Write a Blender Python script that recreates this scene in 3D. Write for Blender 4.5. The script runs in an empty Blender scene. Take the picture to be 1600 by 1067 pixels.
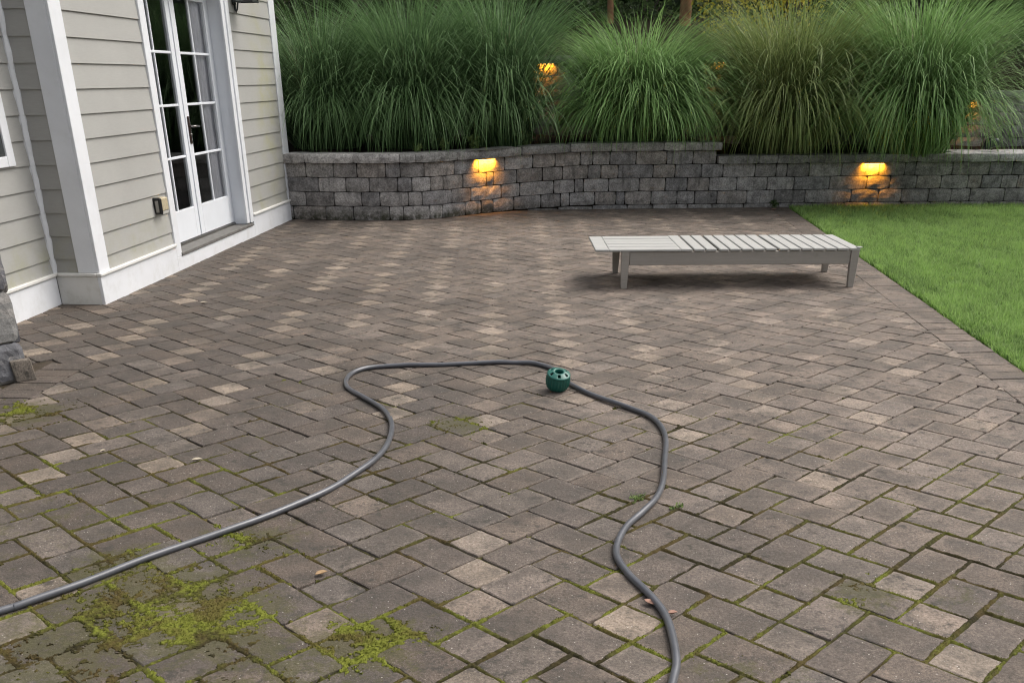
import bpy, bmesh, math, random
import numpy as np
from mathutils import Vector, Matrix, noise as mnoise

random.seed(7)
rng = np.random.default_rng(7)
scene = bpy.context.scene
COL = scene.collection

# ---------------------------------------------------------------- camera, sky, sun, exposure
H = 1.6
F_PX, PITCH, ROLL, PY = 1518.94, 0.474404, -0.00652, 902.03
cam_d = bpy.data.cameras.new('camera')
cam_d.sensor_fit = 'HORIZONTAL'; cam_d.sensor_width = 36.0
cam_d.lens = F_PX / 1600 * 36.0
cam_d.shift_y = (PY - 533.5) / 1600
cam_d.clip_start = 0.05; cam_d.clip_end = 1500
cam = bpy.data.objects.new('camera', cam_d); COL.objects.link(cam)
fw = Vector((0, math.cos(PITCH), -math.sin(PITCH))); up0 = Vector((0, math.sin(PITCH), math.cos(PITCH))); rt0 = Vector((1, 0, 0))
rt = rt0 * math.cos(ROLL) + up0 * math.sin(ROLL); up = up0 * math.cos(ROLL) - rt0 * math.sin(ROLL)
cam.matrix_world = Matrix(((rt.x, up.x, -fw.x, 0), (rt.y, up.y, -fw.y, 0), (rt.z, up.z, -fw.z, H), (0, 0, 0, 1)))
scene.camera = cam

SUN_EL, SUN_AZ = math.radians(52), math.radians(62)       # azimuth measured from +Y towards +X
world = bpy.data.worlds.new('World'); scene.world = world; world.use_nodes = True
wn = world.node_tree.nodes; wl = world.node_tree.links
bg = wn['Background']
sky = wn.new('ShaderNodeTexSky'); sky.sky_type = 'NISHITA'; sky.sun_disc = False
sky.sun_elevation = SUN_EL; sky.sun_rotation = SUN_AZ
sky.air_density = 1.0; sky.dust_density = 6.0; sky.ozone_density = 1.0
hsv = wn.new('ShaderNodeHueSaturation'); hsv.inputs['Saturation'].default_value = 0.36
wl.new(sky.outputs[0], hsv.inputs['Color']); wl.new(hsv.outputs[0], bg.inputs['Color'])
bg.inputs['Strength'].default_value = 0.15
sun_d = bpy.data.lights.new('sun', 'SUN'); sun_d.energy = 0.9; sun_d.angle = math.radians(60); sun_d.color = (1.0, 0.95, 0.88)
sun = bpy.data.objects.new('sun', sun_d); COL.objects.link(sun)
sdir = Vector((math.cos(SUN_EL) * math.sin(SUN_AZ), math.cos(SUN_EL) * math.cos(SUN_AZ), math.sin(SUN_EL)))
sun.rotation_euler = (-sdir).to_track_quat('-Z', 'Y').to_euler(); sun.location = (8, 4, 12)
scene.view_settings.view_transform = 'Standard'; scene.view_settings.look = 'None'
scene.view_settings.exposure = 0.73; scene.view_settings.gamma = 1.0; scene.view_settings.use_curve_mapping = False
scene.cycles.max_bounces = 6; scene.cycles.transparent_max_bounces = 12
scene.cycles.use_denoising = True; scene.cycles.filter_width = 1.15

# ---------------------------------------------------------------- helpers: materials
class NT:
    def __init__(s, name):
        s.m = bpy.data.materials.new(name); s.m.use_nodes = True
        s.n = s.m.node_tree.nodes; s.l = s.m.node_tree.links
        s.b = s.n['Principled BSDF']; s.out = s.n['Material Output']
    def _in(s, sock, v):
        if hasattr(v, 'is_linked') or hasattr(v, 'links'): s.l.new(v, sock)
        elif isinstance(v, (tuple, list)):
            if len(v) == 3 and len(sock.default_value) == 4: v = (*v, 1)
            sock.default_value = v
        else: sock.default_value = v
    def pos(s): return s.n.new('ShaderNodeNewGeometry').outputs['Position']
    def sep(s, v):
        n = s.n.new('ShaderNodeSeparateXYZ'); s._in(n.inputs[0], v); return n.outputs
    def scl(s, v, k):
        n = s.n.new('ShaderNodeVectorMath'); n.operation = 'MULTIPLY'; s._in(n.inputs[0], v); n.inputs[1].default_value = k; return n.outputs[0]
    def noise(s, v, scale, detail=4, rough=0.55, dist=0.0):
        n = s.n.new('ShaderNodeTexNoise'); s._in(n.inputs['Vector'], v); n.inputs['Scale'].default_value = scale
        n.inputs['Detail'].default_value = detail; n.inputs['Roughness'].default_value = rough; n.inputs['Distortion'].default_value = dist
        return n.outputs['Fac']
    def voro(s, v, scale, feature='F1'):
        n = s.n.new('ShaderNodeTexVoronoi'); n.feature = feature; s._in(n.inputs['Vector'], v); n.inputs['Scale'].default_value = scale
        return n.outputs['Distance']
    def ramp(s, v, a, b, c=0.0, d=1.0, smooth=True):
        n = s.n.new('ShaderNodeMapRange'); n.interpolation_type = 'SMOOTHSTEP' if smooth else 'LINEAR'
        s._in(n.inputs[0], v); n.inputs[1].default_value = a; n.inputs[2].default_value = b; n.inputs[3].default_value = c; n.inputs[4].default_value = d
        return n.outputs[0]
    def math(s, op, a, b=0.0, clamp=False):
        n = s.n.new('ShaderNodeMath'); n.operation = op; n.use_clamp = clamp; s._in(n.inputs[0], a); s._in(n.inputs[1], b); return n.outputs[0]
    def mix(s, f, a, b, mode='MIX'):
        n = s.n.new('ShaderNodeMix'); n.data_type = 'RGBA'; n.blend_type = mode
        s._in(n.inputs[0], f); s._in(n.inputs[6], a); s._in(n.inputs[7], b); return n.outputs[2]
    def mul(s, col, fac):                       # multiply colour by a grey factor
        n = s.n.new('ShaderNodeVectorMath'); n.operation = 'SCALE'; s._in(n.inputs[0], col); s._in(n.inputs['Scale'], fac); return n.outputs[0]
    def attr(s, name, out='Color'):
        n = s.n.new('ShaderNodeAttribute'); n.attribute_name = name; return n.outputs[out]
    def ocol(s): return s.n.new('ShaderNodeObjectInfo').outputs['Color']
    def bump(s, h, strength=0.5, dist=0.01, normal=None):
        n = s.n.new('ShaderNodeBump'); n.inputs['Strength'].default_value = strength; n.inputs['Distance'].default_value = dist
        s._in(n.inputs['Height'], h)
        if normal is not None: s.l.new(normal, n.inputs['Normal'])
        return n.outputs[0]
    def fin(s, col, rough=0.8, normal=None, spec=0.3, **kw):
        s._in(s.b.inputs['Base Color'], col); s._in(s.b.inputs['Roughness'], rough); s._in(s.b.inputs['Specular IOR Level'], spec)
        if normal is not None: s.l.new(normal, s.b.inputs['Normal'])
        for k, v in kw.items(): s._in(s.b.inputs[k], v)
        return s.m

def g(p, c, r):                                # a soft round blob in the plane, python side
    return math.exp(-((p[0] - c[0]) ** 2 + (p[1] - c[1]) ** 2) / (r * r))
MOSS = [(-1.28, 2.98, .30, 1.0), (-1.02, 2.82, .28, 1.0), (-1.46, 3.22, .20, .85), (-1.45, 2.62, .36, .7), (-.48, 2.66, .24, .75),
        (-.26, 4.86, .16, .8), (-1.02, 3.46, .26, .55), (-2.62, 5.08, .22, .8), (1.2, 2.97, .14, .75), (1.55, 2.92, .14, .45),
        (-.75, 2.55, .3, .6), (-2.0, 3.6, .5, .35), (.7, 2.4, .3, .4)]

# ---------------------------------------------------------------- helpers: meshes
def wloc(o):
    v = Vector((0, 0, 0))
    while o is not None: v = v + o.location; o = o.parent
    return v
def tag(o, label=None, cat=None, group=None, kind=None):
    if label: o['label'] = label
    if cat: o['category'] = cat
    if group: o['group'] = group
    if kind: o['kind'] = kind
    return o
def empty(name, loc, label=None, cat=None, group=None, kind=None):
    o = bpy.data.objects.new(name, None); o.location = loc; o.empty_display_size = .1; COL.objects.link(o)
    return tag(o, label, cat, group, kind)
def link(name, me, mat, parent=None, loc=None, slot=None):
    o = bpy.data.objects.new(name, me); COL.objects.link(o)
    if mat is not None and not me.materials: me.materials.append(mat)
    if parent is not None: o.parent = parent
    if loc is not None: o.location = loc
    return o
def mesh_l(name, verts, faces, smooth=False):
    me = bpy.data.meshes.new(name); me.from_pydata([tuple(v) for v in verts], [], [tuple(f) for f in faces]); me.update()
    if smooth: me.polygons.foreach_set('use_smooth', [True] * len(me.polygons))
    return me
def mesh_np(name, V, faces_list, smooth=False, attrs=None):
    """faces_list: list of int arrays (m,3) or (m,4)."""
    me = bpy.data.meshes.new(name)
    V = np.asarray(V, np.float32); me.vertices.add(len(V)); me.vertices.foreach_set('co', V.ravel())
    loops = np.concatenate([f.ravel() for f in faces_list]).astype(np.int32)
    tot = np.concatenate([np.full(len(f), f.shape[1], np.int32) for f in faces_list])
    st = np.concatenate([[0], np.cumsum(tot)[:-1]]).astype(np.int32)
    me.loops.add(len(loops)); me.loops.foreach_set('vertex_index', loops)
    me.polygons.add(len(tot)); me.polygons.foreach_set('loop_start', st); me.polygons.foreach_set('loop_total', tot)
    me.polygons.foreach_set('use_smooth', np.full(len(tot), smooth, bool))
    for k, a in (attrs or {}).items():
        a = np.asarray(a, np.float32)
        if a.ndim == 1:
            at = me.attributes.new(k, 'FLOAT', 'POINT'); at.data.foreach_set('value', a)
        else:
            at = me.attributes.new(k, 'FLOAT_COLOR', 'POINT'); at.data.foreach_set('color', np.c_[a, np.ones(len(a))].astype(np.float32).ravel())
    me.update(); me.validate()
    return me
def part(name, verts, faces, mat, parent=None, smooth=False):
    """world-space verts -> object under parent (parent chain carries locations only)."""
    off = wloc(parent) if parent is not None else Vector((0, 0, 0))
    me = mesh_l(name, [Vector(v) - off for v in verts], faces, smooth)
    return link(name, me, mat, parent)
def bm_part(name, bm, mat, parent=None, smooth=False):
    off = wloc(parent) if parent is not None else Vector((0, 0, 0))
    bmesh.ops.translate(bm, verts=bm.verts, vec=-off)
    me = bpy.data.meshes.new(name); bm.to_mesh(me); bm.free()
    if smooth: me.polygons.foreach_set('use_smooth', [True] * len(me.polygons))
    return link(name, me, mat, parent)
def bm_box(bm, o, a, b, c, bev=0.003):
    """box with corner o and edge vectors a, b, c, edges chamfered."""
    o, a, b, c = Vector(o), Vector(a), Vector(b), Vector(c)
    if a.cross(b).dot(c) < 0: a, b = b, a
    t = bmesh.new()
    vs = [t.verts.new(o + a * i + b * j + c * k) for k in (0, 1) for j in (0, 1) for i in (0, 1)]
    for f in ((0, 2, 3, 1), (4, 5, 7, 6), (0, 1, 5, 4), (2, 6, 7, 3), (0, 4, 6, 2), (1, 3, 7, 5)): t.faces.new([vs[i] for i in f])
    if bev > 0: bmesh.ops.bevel(t, geom=list(t.edges), offset=bev, segments=1, affect='EDGES', profile=.5)
    me = bpy.data.meshes.new('tmp'); t.to_mesh(me); t.free(); bm.from_mesh(me); bpy.data.meshes.remove(me)
def box(name, o, a, b, c, mat, parent=None, bev=0.003):
    bm = bmesh.new(); bm_box(bm, o, a, b, c, bev); return bm_part(name, bm, mat, parent)
def abox(name, x0, x1, y0, y1, z0, z1, mat, parent=None, bev=.003):
    return box(name, (x0, y0, z0), (x1 - x0, 0, 0), (0, y1 - y0, 0), (0, 0, z1 - z0), mat, parent, bev)
def tube_mesh(name, pts, radii, n=10, caps=True, smooth=True):
    pts = [Vector(p) for p in pts]; V = []; Fc = []
    prev = None
    for i, p in enumerate(pts):
        d = (pts[min(i + 1, len(pts) - 1)] - pts[max(i - 1, 0)]).normalized()
        if prev is None: u = d.cross(Vector((0, 0, 1)) if abs(d.z) < .9 else Vector((1, 0, 0))).normalized()
        else: u = (prev - d * prev.dot(d)).normalized()
        prev = u; w = d.cross(u); r = radii[i] if hasattr(radii, '__len__') else radii
        for k in range(n):
            a = 2 * math.pi * k / n; V.append(p + (u * math.cos(a) + w * math.sin(a)) * r)
    for i in range(len(pts) - 1):
        for k in range(n): Fc.append((i * n + k, i * n + (k + 1) % n, (i + 1) * n + (k + 1) % n, (i + 1) * n + k))
    if caps: Fc.append(tuple(range(n))[::-1]); Fc.append(tuple(range((len(pts) - 1) * n, len(pts) * n)))
    return V, Fc

# ---------------------------------------------------------------- materials
def moss_mask(t, P):
    tot = None
    for (x, y, r, w) in MOSS:
        n = t.n.new('ShaderNodeVectorMath'); n.operation = 'DISTANCE'; t._in(n.inputs[0], P); n.inputs[1].default_value = (x, y, 0)
        m = t.ramp(n.outputs['Value'], r * 1.7, r * .2, 0.0, w)
        tot = m if tot is None else t.math('MAXIMUM', tot, m)
    return tot
def paver_mat(name, colour_from_object):
    t = NT(name); P = t.pos()
    col = t.ocol() if colour_from_object else t.attr('col')
    xyz = t.sep(P)
    big = t.noise(P, 0.55, 3); mid = t.noise(P, 7, 5, .6); fine = t.noise(P, 90, 5, .7); gr = t.noise(P, 330, 2, .6)
    # bleached, drier stone towards the lawn; damp dark stone by the house; tone also darkens towards the camera
    pale_mask = t.ramp(t.math('ADD', t.math('ADD', xyz[0], t.math('MULTIPLY', t.math('SUBTRACT', xyz[1], 5.5), .34)), t.ramp(big, .3, .7, -1.4, 1.4, False)), -1.6, 2.0)
    col = t.mix(pale_mask, t.mul(col, .70), t.mix(.48, col, (.205, .163, .131)))
    col = t.mul(col, t.ramp(mid, .32, .68, .66, 1.30, False))
    col = t.mul(col, t.ramp(fine, .34, .66, .58, 1.42, False))
    sp = t.ramp(gr, .60, .68)
    col = t.mix(t.math('MULTIPLY', sp, .55), col, (.40, .35, .30))
    pit = t.ramp(t.noise(P, 150, 4, .7), .42, .33)
    col = t.mix(t.math('MULTIPLY', pit, .55), col, (.035, .03, .026))
    dk = t.ramp(t.voro(P, 62), .16, .04)
    dkm = t.math('MULTIPLY', dk, t.ramp(t.noise(P, 3.2, 3), .5, .66))
    col = t.mix(t.math('MULTIPLY', dkm, .7), col, (.03, .027, .02))
    smear = t.ramp(t.noise(t.scl(P, (1, 1, 1)), 2.3, 6, .7), .60, .74)
    col = t.mix(t.math('MULTIPLY', smear, .5), col, (.055, .05, .042))
    blot = t.math('MULTIPLY', t.ramp(t.noise(P, 17, 6, .74), .51, .63), t.ramp(t.noise(P, 2.6, 3), .38, .60, .2, 1.0))
    edge = t.attr('edge', 'Fac')
    inner = t.ramp(t.math('ADD', edge, t.ramp(t.noise(P, 30, 3), .3, .7, -.35, .35, False)), 1.0, .25)
    centre = t.math('MULTIPLY', t.math('MULTIPLY', inner, t.ramp(t.noise(P, 3.4, 3), .44, .60)), .42)
    col = t.mix(centre, col, (.050, .044, .036))
    col = t.mix(t.math('MULTIPLY', t.math('MULTIPLY', edge, .20), pale_mask), col, (.27, .22, .18))
    col = t.mix(t.math('MULTIPLY', blot, .8), col, (.040, .036, .030))
    ws = t.math('MULTIPLY', t.ramp(t.voro(P, 44), .13, .07), t.ramp(t.noise(P, 19, 2), .49, .55))
    col = t.mix(t.math('MULTIPLY', ws, .75), col, (.52, .48, .43))
    mm = moss_mask(t, P)
    thr = t.math('SUBTRACT', t.math('ADD', t.noise(P, 11, 6, .75), t.math('MULTIPLY', mm, .42)), t.math('MULTIPLY', t.noise(P, 85, 4, .75), .38))
    film = t.math('MULTIPLY', t.ramp(thr, .46, .60), t.ramp(mm, .0, .3))
    mossc = t.mix(t.noise(P, 26, 4), (.038, .034, .015), (.085, .085, .018))
    col = t.mix(t.math('MULTIPLY', film, .55), col, mossc)
    h = t.math('ADD', t.math('MULTIPLY', fine, .6), t.math('MULTIPLY', t.noise(P, 24, 4), .9))
    nb = t.bump(h, .8, .006); nb = t.bump(gr, .5, .002, nb)
    return t.fin(col, t.ramp(mid, .3, .7, .72, .92), nb, .32)
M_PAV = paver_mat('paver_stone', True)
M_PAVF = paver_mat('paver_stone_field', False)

def joint_mat():
    t = NT('joint_sand_and_moss'); P = t.pos(); xyz = t.sep(P)
    near = t.ramp(xyz[1], 6.8, 3.2)
    left = t.ramp(xyz[0], 1.8, -1.2, .45, 1.0)
    m = t.ramp(t.math('ADD', t.noise(P, 4.5, 5, .7), t.math('MULTIPLY', t.math('MULTIPLY', near, left), .25)), .50, .66)
    soil = t.mix(t.noise(P, 60, 4), (.024, .019, .013), (.075, .060, .044))
    soil = t.mix(t.ramp(xyz[1], 4.5, 8.0, 0, .85), soil, (.095, .078, .064))
    m = t.math('MULTIPLY', m, t.ramp(xyz[1], 8.5, 5.0))
    moss = t.mix(t.noise(P, 45, 4), (.026, .022, .010), (.060, .052, .018))
    return t.fin(t.mix(m, soil, moss), .95, t.bump(t.noise(P, 160, 4, .7), .9, .006), .1)
M_JOINT = joint_mat()

def moss_mat():
    t = NT('moss'); r = t.attr('rnd', 'Fac'); P = t.pos()
    c = t.mix(t.ramp(r, .0, .45), (.026, .022, .009), (.056, .053, .014)); c = t.mix(t.ramp(r, .45, 1.0), c, (.125, .138, .020))
    c = t.mix(t.ramp(t.noise(P, 4.2, 4, .6), .46, .62, 0, .75), c, (.070, .050, .018))
    return t.fin(c, .9, None, .15)
M_MOSS = moss_mat()

def block_mat():
    t = NT('split_face_concrete'); P = t.pos(); xyz = t.sep(P); col = t.ocol()
    col = t.mul(col, t.ramp(t.noise(P, 9, 5, .65), .32, .68, .58, 1.36, False))
    col = t.mul(col, t.ramp(t.noise(P, 55, 5, .75), .32, .68, .5, 1.5, False))
    streak = t.ramp(t.noise(t.scl(P, (1, 1, .12)), 16, 4, .6), .56, .72)
    col = t.mix(t.math('MULTIPLY', streak, .45), col, (.045, .042, .038))
    eff = t.ramp(t.noise(t.scl(P, (1, 1, .22)), 23, 4, .7), .62, .74)
    col = t.mix(t.math('MULTIPLY', eff, .4), col, (.40, .38, .36))
    foot = t.math('MULTIPLY', t.ramp(xyz[2], .17, .01), t.ramp(xyz[0], 1.2, -.6, .25, 1))
    foot = t.math('MULTIPLY', foot, t.ramp(t.noise(P, 12, 5, .7), .35, .6))
    col = t.mix(t.math('MULTIPLY', foot, .85), col, (.030, .034, .012))
    h = t.math('ADD', t.noise(P, 30, 6, .7), t.math('MULTIPLY', t.noise(P, 120, 3), .4))
    return t.fin(col, .92, t.bump(h, .8, .014), .2)
M_BLOCK = block_mat()

def soil_mat(name, a, b):
    t = NT(name); P = t.pos()
    c = t.mix(t.noise(P, 30, 5, .7), a, b)
    return t.fin(c, .97, t.bump(t.noise(P, 45, 6, .75), 1.0, .03), .1)
M_SOIL = soil_mat('mulch', (.012, .009, .007), (.050, .038, .028))
M_EARTH = soil_mat('lawn_soil', (.030, .040, .014), (.070, .080, .026))
M_HILL = soil_mat('leaf_litter', (.014, .013, .008), (.055, .045, .026))

def paint_mat(name, c, rough=.5, dirt=.25, dirtc=(.30, .28, .20), bump=.12):
    t = NT(name); P = t.pos(); xyz = t.sep(P)
    col = t.mul(c, t.ramp(t.noise(P, 3, 4), .2, .8, .94, 1.05, False))
    low = t.ramp(xyz[2], .30, .0, 0, 1)
    d = t.math('MULTIPLY', t.ramp(t.noise(P, 5, 6, .7), .45, .75), t.math('ADD', t.math('MULTIPLY', low, .5), .35))
    col = t.mix(t.math('MULTIPLY', d, dirt), col, dirtc)
    return t.fin(col, rough, t.bump(t.noise(t.scl(P, (1, 1, 1)), 140, 3), bump, .001), .4)
M_WHITE = paint_mat('white_trim_paint', (.73, .745, .77), .42, .30)
M_DOORW = paint_mat('white_door_paint', (.74, .765, .80), .35, .08)
M_CREAM = paint_mat('aged_white_paint', (.68, .675, .64), .5, .5)

def siding_mat():
    t = NT('greige_siding_paint'); P = t.pos(); xyz = t.sep(P)
    c = (.368, .364, .343)
    grain = t.noise(t.scl(P, (1, 1, 9)), 14, 6, .7)
    col = t.mul(c, t.ramp(grain, .2, .8, .93, 1.06, False))
    col = t.mul(col, t.ramp(t.noise(P, 1.3, 4), .25, .75, .92, 1.06, False))
    n = t.n.new('ShaderNodeVectorMath'); n.operation = 'DISTANCE'; t._in(n.inputs[0], t.scl(P, (1, 1, .35))); n.inputs[1].default_value = (-2.86, 12.72, .5)
    alg = t.math('MULTIPLY', t.ramp(n.outputs['Value'], .62, .05), t.ramp(t.noise(t.scl(P, (1, 1, 1.6)), 3.2, 4, .6), .36, .66))
    col = t.mix(t.math('MULTIPLY', alg, .5), col, (.34, .33, .15))
    alg2 = t.math('MULTIPLY', t.ramp(xyz[2], .75, .25), t.ramp(t.noise(P, 3, 5, .7), .42, .7))
    col = t.mix(t.math('MULTIPLY', alg2, .5), col, (.30, .30, .17))
    return t.fin(col, .62, t.bump(grain, .25, .002), .3)
M_SIDING = siding_mat()

def simple(name, c, rough=.5, metallic=0.0, spec=.4, var=.12, scale=40, bump=.1):
    t = NT(name); P = t.pos()
    col = t.mul(c, t.ramp(t.noise(P, scale, 4, .6), .25, .75, 1 - var, 1 + var, False))
    return t.fin(col, rough, t.bump(t.noise(P, scale * 4, 3), bump, .001), spec, Metallic=metallic)
M_DARK = simple('dark_room_plaster', (.20, .205, .21), .9)
M_CURT = simple('lilac_grey_curtain', (.80, .76, .83), .9, var=.05)
M_SILL = simple('weathered_sill', (.13, .125, .115), .7, var=.3, scale=18)
M_BRONZE = simple('oil_rubbed_bronze', (.075, .05, .045), .45, .8)
M_NICKEL = simple('satin_nickel', (.30, .29, .28), .3, 1.0)
M_IRON = simple('dark_pewter_iron', (.055, .062, .062), .5, .7)
M_BEIGE = simple('beige_mounting_block', (.42, .36, .24), .6, var=.2)
M_BLACKP = simple('black_plastic', (.016, .016, .017), .4)
M_HOSE = simple('grey_rubber_hose', (.085, .088, .098), .30, spec=.6, var=.18, scale=22, bump=.05)
M_GREENP = simple('dark_green_plastic', (.010, .105, .080), .38, spec=.5, var=.1)
M_BARK = simple('warm_lit_reddish_bark', (.27, .14, .075), .95, var=.45, scale=9, bump=.8)  # reddish bark, with warm light on the trunks added into its colour
M_BARKD = simple('grey_brown_bark', (.075, .062, .048), .95, var=.45, scale=9, bump=.8)
M_WEEDST = simple('weed_stem', (.14, .19, .07), .7)
M_BULB = simple('candle_sleeve', (.20, .05, .03), .6)
def deck_mat(name, c):
    t = NT(name); P = t.pos()
    grain = t.noise(t.scl(P, (1, 14, 14)), 5, 6, .7)
    col = t.mul(c, t.ramp(grain, .2, .8, .86, 1.1, False))
    st = t.ramp(t.noise(P, 9, 5, .7), .55, .75)
    col = t.mix(t.math('MULTIPLY', st, .3), col, (.20, .19, .15))
    return t.fin(col, .65, t.bump(grain, .3, .002), .3)
M_DECK = deck_mat('weathered_white_wood', (.385, .38, .358))
M_DECK2 = deck_mat('weathered_greige_wood', (.33, .30, .262))

def glass_mat():
    t = NT('window_glass')
    tr = t.n.new('ShaderNodeBsdfTransparent'); tr.inputs[0].default_value = (.82, .85, .84, 1)
    gl = t.n.new('ShaderNodeBsdfGlossy'); gl.inputs['Roughness'].default_value = .015; gl.inputs[0].default_value = (.95, .97, .96, 1)
    fr = t.n.new('ShaderNodeFresnel'); fr.inputs[0].default_value = 1.52
    mx = t.n.new('ShaderNodeMixShader'); t.l.new(fr.outputs[0], mx.inputs[0]); t.l.new(tr.outputs[0], mx.inputs[1]); t.l.new(gl.outputs[0], mx.inputs[2])
    t.l.new(mx.outputs[0], t.out.inputs[0]); return t.m
M_GLASS = glass_mat()

def leaf_mat(name, dark, light, tip=None, trans=.35, rough=.5):
    t = NT(name); r = t.attr('rnd', 'Fac'); tt = t.attr('t', 'Fac')
    col = t.mix(r, dark, light)
    if tip: col = t.mix(t.ramp(tt, .5, 1.0, 0, .75), col, tip)
    t.fin(col, rough, None, .3)
    tl = t.n.new('ShaderNodeBsdfTranslucent'); t._in(tl.inputs[0], col)
    mx = t.n.new('ShaderNodeMixShader'); mx.inputs[0].default_value = trans
    t.l.new(t.b.outputs[0], mx.inputs[1]); t.l.new(tl.outputs[0], mx.inputs[2]); t.l.new(mx.outputs[0], t.out.inputs[0])
    return t.m
M_MISC = leaf_mat('silver_grass_blade', (.030, .074, .028), (.28, .42, .20), (.14, .26, .085))
M_MISC_B = leaf_mat('bright_silver_grass_blade', (.054, .125, .030), (.45, .62, .28), (.26, .47, .13))
M_MISC_Y = leaf_mat('yellowish_silver_grass_blade', (.062, .098, .026), (.44, .48, .20), (.25, .34, .10))
M_LAWN = leaf_mat('lawn_blade', (.070, .150, .028), (.37, .58, .15), (.44, .58, .22))
M_LEAFD = leaf_mat('dark_tree_leaf', (.016, .030, .010), (.050, .075, .022))
M_LEAFY = leaf_mat('lamplit_yellow_leaf', (.22, .20, .02), (.62, .54, .06))  # yellow lamplight on the foliage is put into the leaf colour
M_LEAFM = leaf_mat('mid_green_leaf', (.030, .060, .018), (.11, .17, .06))
M_WEED = leaf_mat('weed_leaf', (.09, .15, .04), (.30, .38, .14))
M_DEAD = leaf_mat('fallen_leaf_brown', (.22, .11, .05), (.42, .27, .16))

# ---------------------------------------------------------------- frames of reference
PHI = 0.0851043
HD = Vector((math.sin(PHI), math.cos(PHI), 0)); HN = Vector((math.cos(PHI), -math.sin(PHI), 0)); HC = Vector((-3.272, 7.983, 0))
UZ = Vector((0, 0, 1))
def hp(s, off, z): return HC + HD * s + HN * off + UZ * z
S = 0.178586
ANG = 0.7871944
LO = Vector((0.158297 * H, 1.582525 * H, 0)); VD = Vector((math.cos(ANG), math.sin(ANG), 0)); UD = Vector((math.sin(ANG), -math.cos(ANG), 0))
def lat(u, v): return LO + UD * (u * S) + VD * (v * S)
def lawn_x(y): return 3.12 + .085 * (y - 5.838)
def border_x(y): return 2.846 + .085 * (y - 5.70)
def pillar_x(y): return -2.72 + .085 * (y - 5.5)

# ---------------------------------------------------------------- ground and patio
gm = mesh_l('ground', [(-300, -300, -.10), (300, -300, -.10), (300, 300, -.10), (-300, 300, -.10)], [(0, 1, 2, 3)])
tag(link('ground', gm, M_EARTH), kind='structure')

def clip(poly, nx, ny, d):                     # keep nx*x+ny*y <= d
    out = []
    for i in range(len(poly)):
        a, b = poly[i], poly[(i + 1) % len(poly)]
        da, db = nx * a[0] + ny * a[1] - d, nx * b[0] + ny * b[1] - d
        if da <= 0: out.append(a)
        if (da < 0 < db) or (db < 0 < da):
            t = da / (da - db); out.append((a[0] + (b[0] - a[0]) * t, a[1] + (b[1] - a[1]) * t))
    return out
def area(p): return .5 * sum(p[i][0] * p[(i + 1) % len(p)][1] - p[(i + 1) % len(p)][0] * p[i][1] for i in range(len(p)))
def inset(poly, d):                            # convex CCW inset
    out = poly
    for i in range(len(poly)):
        a, b = poly[i], poly[(i + 1) % len(poly)]
        ex, ey = b[0] - a[0], b[1] - a[1]; L = math.hypot(ex, ey)
        if L < 1e-6: continue
        nx, ny = ey / L, -ex / L
        out = clip(out, nx, ny, nx * a[0] + ny * a[1] - d)
        if len(out) < 3: return []
    return out
def soft_outline(poly, r, rnd, jit=.0022, fine=True):
    out = []
    n = len(poly)
    for i in range(n):
        p, c, q = poly[i - 1], poly[i], poly[(i + 1) % n]
        l1 = math.hypot(c[0] - p[0], c[1] - p[1]); l2 = math.hypot(q[0] - c[0], q[1] - c[1])
        rr = r * (rnd.uniform(.5, 1.7) if rnd.random() < .8 else rnd.uniform(1.6, 2.6))
        a = min(rr, l1 * .4) / max(l1, 1e-6); b = min(rr, l2 * .4) / max(l2, 1e-6)
        P1 = (c[0] + (p[0] - c[0]) * a, c[1] + (p[1] - c[1]) * a); P2 = (c[0] + (q[0] - c[0]) * b, c[1] + (q[1] - c[1]) * b)
        pts = [P1, ((P1[0] + P2[0]) * .25 + c[0] * .5, (P1[1] + P2[1]) * .25 + c[1] * .5), P2]
        if fine and l2 > .09:
            for f in ((.36, .66) if l2 < .2 else (.27, .5, .75)):
                f += rnd.uniform(-.08, .08); pts.append((c[0] + (q[0] - c[0]) * f, c[1] + (q[1] - c[1]) * f))
        out += [(x + rnd.uniform(-jit, jit), y + rnd.uniform(-jit, jit)) for x, y in pts]
    return out
def paver_geo(poly, rnd, gap=.0034, fine=True):
    """tumbled paver from a convex CCW outline: rounded, chamfered, slightly worn top at z = 0."""
    q = inset(poly, (gap if fine else .0018) + rnd.uniform(-.0012, .0018))
    if len(q) < 3 or area(q) < .0006: return None
    o = soft_outline(q, .0075, rnd, .0036 if fine else .0012, fine)
    cx = sum(p[0] for p in o) / len(o); cy = sum(p[1] for p in o) / len(o)
    def ring(d, z, j=0.0):
        res = []
        for x, y in o:
            L = math.hypot(x - cx, y - cy); k = max(0, (L - d) / max(L, 1e-6))
            res.append((cx + (x - cx) * k, cy + (y - cy) * k, z + rnd.uniform(-j, j)))
        return res
    rings = [ring(.034, .0006, .0004), ring(.0065, 0.0, .0006), ring(.0018, -.0022, .0008), ring(0, -.010), ring(-.001, -.045)] if fine else [ring(.005, 0.0), ring(0, -.006), ring(0, -.03)]
    n = len(o); V = [p for r in rings for p in r]
    Fc = [tuple(range(n))]
    for k in range(len(rings) - 1):
        for i in range(n): Fc.append((k * n + i, (k + 1) * n + i, (k + 1) * n + (i + 1) % n, k * n + (i + 1) % n))
    return V, Fc

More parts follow.
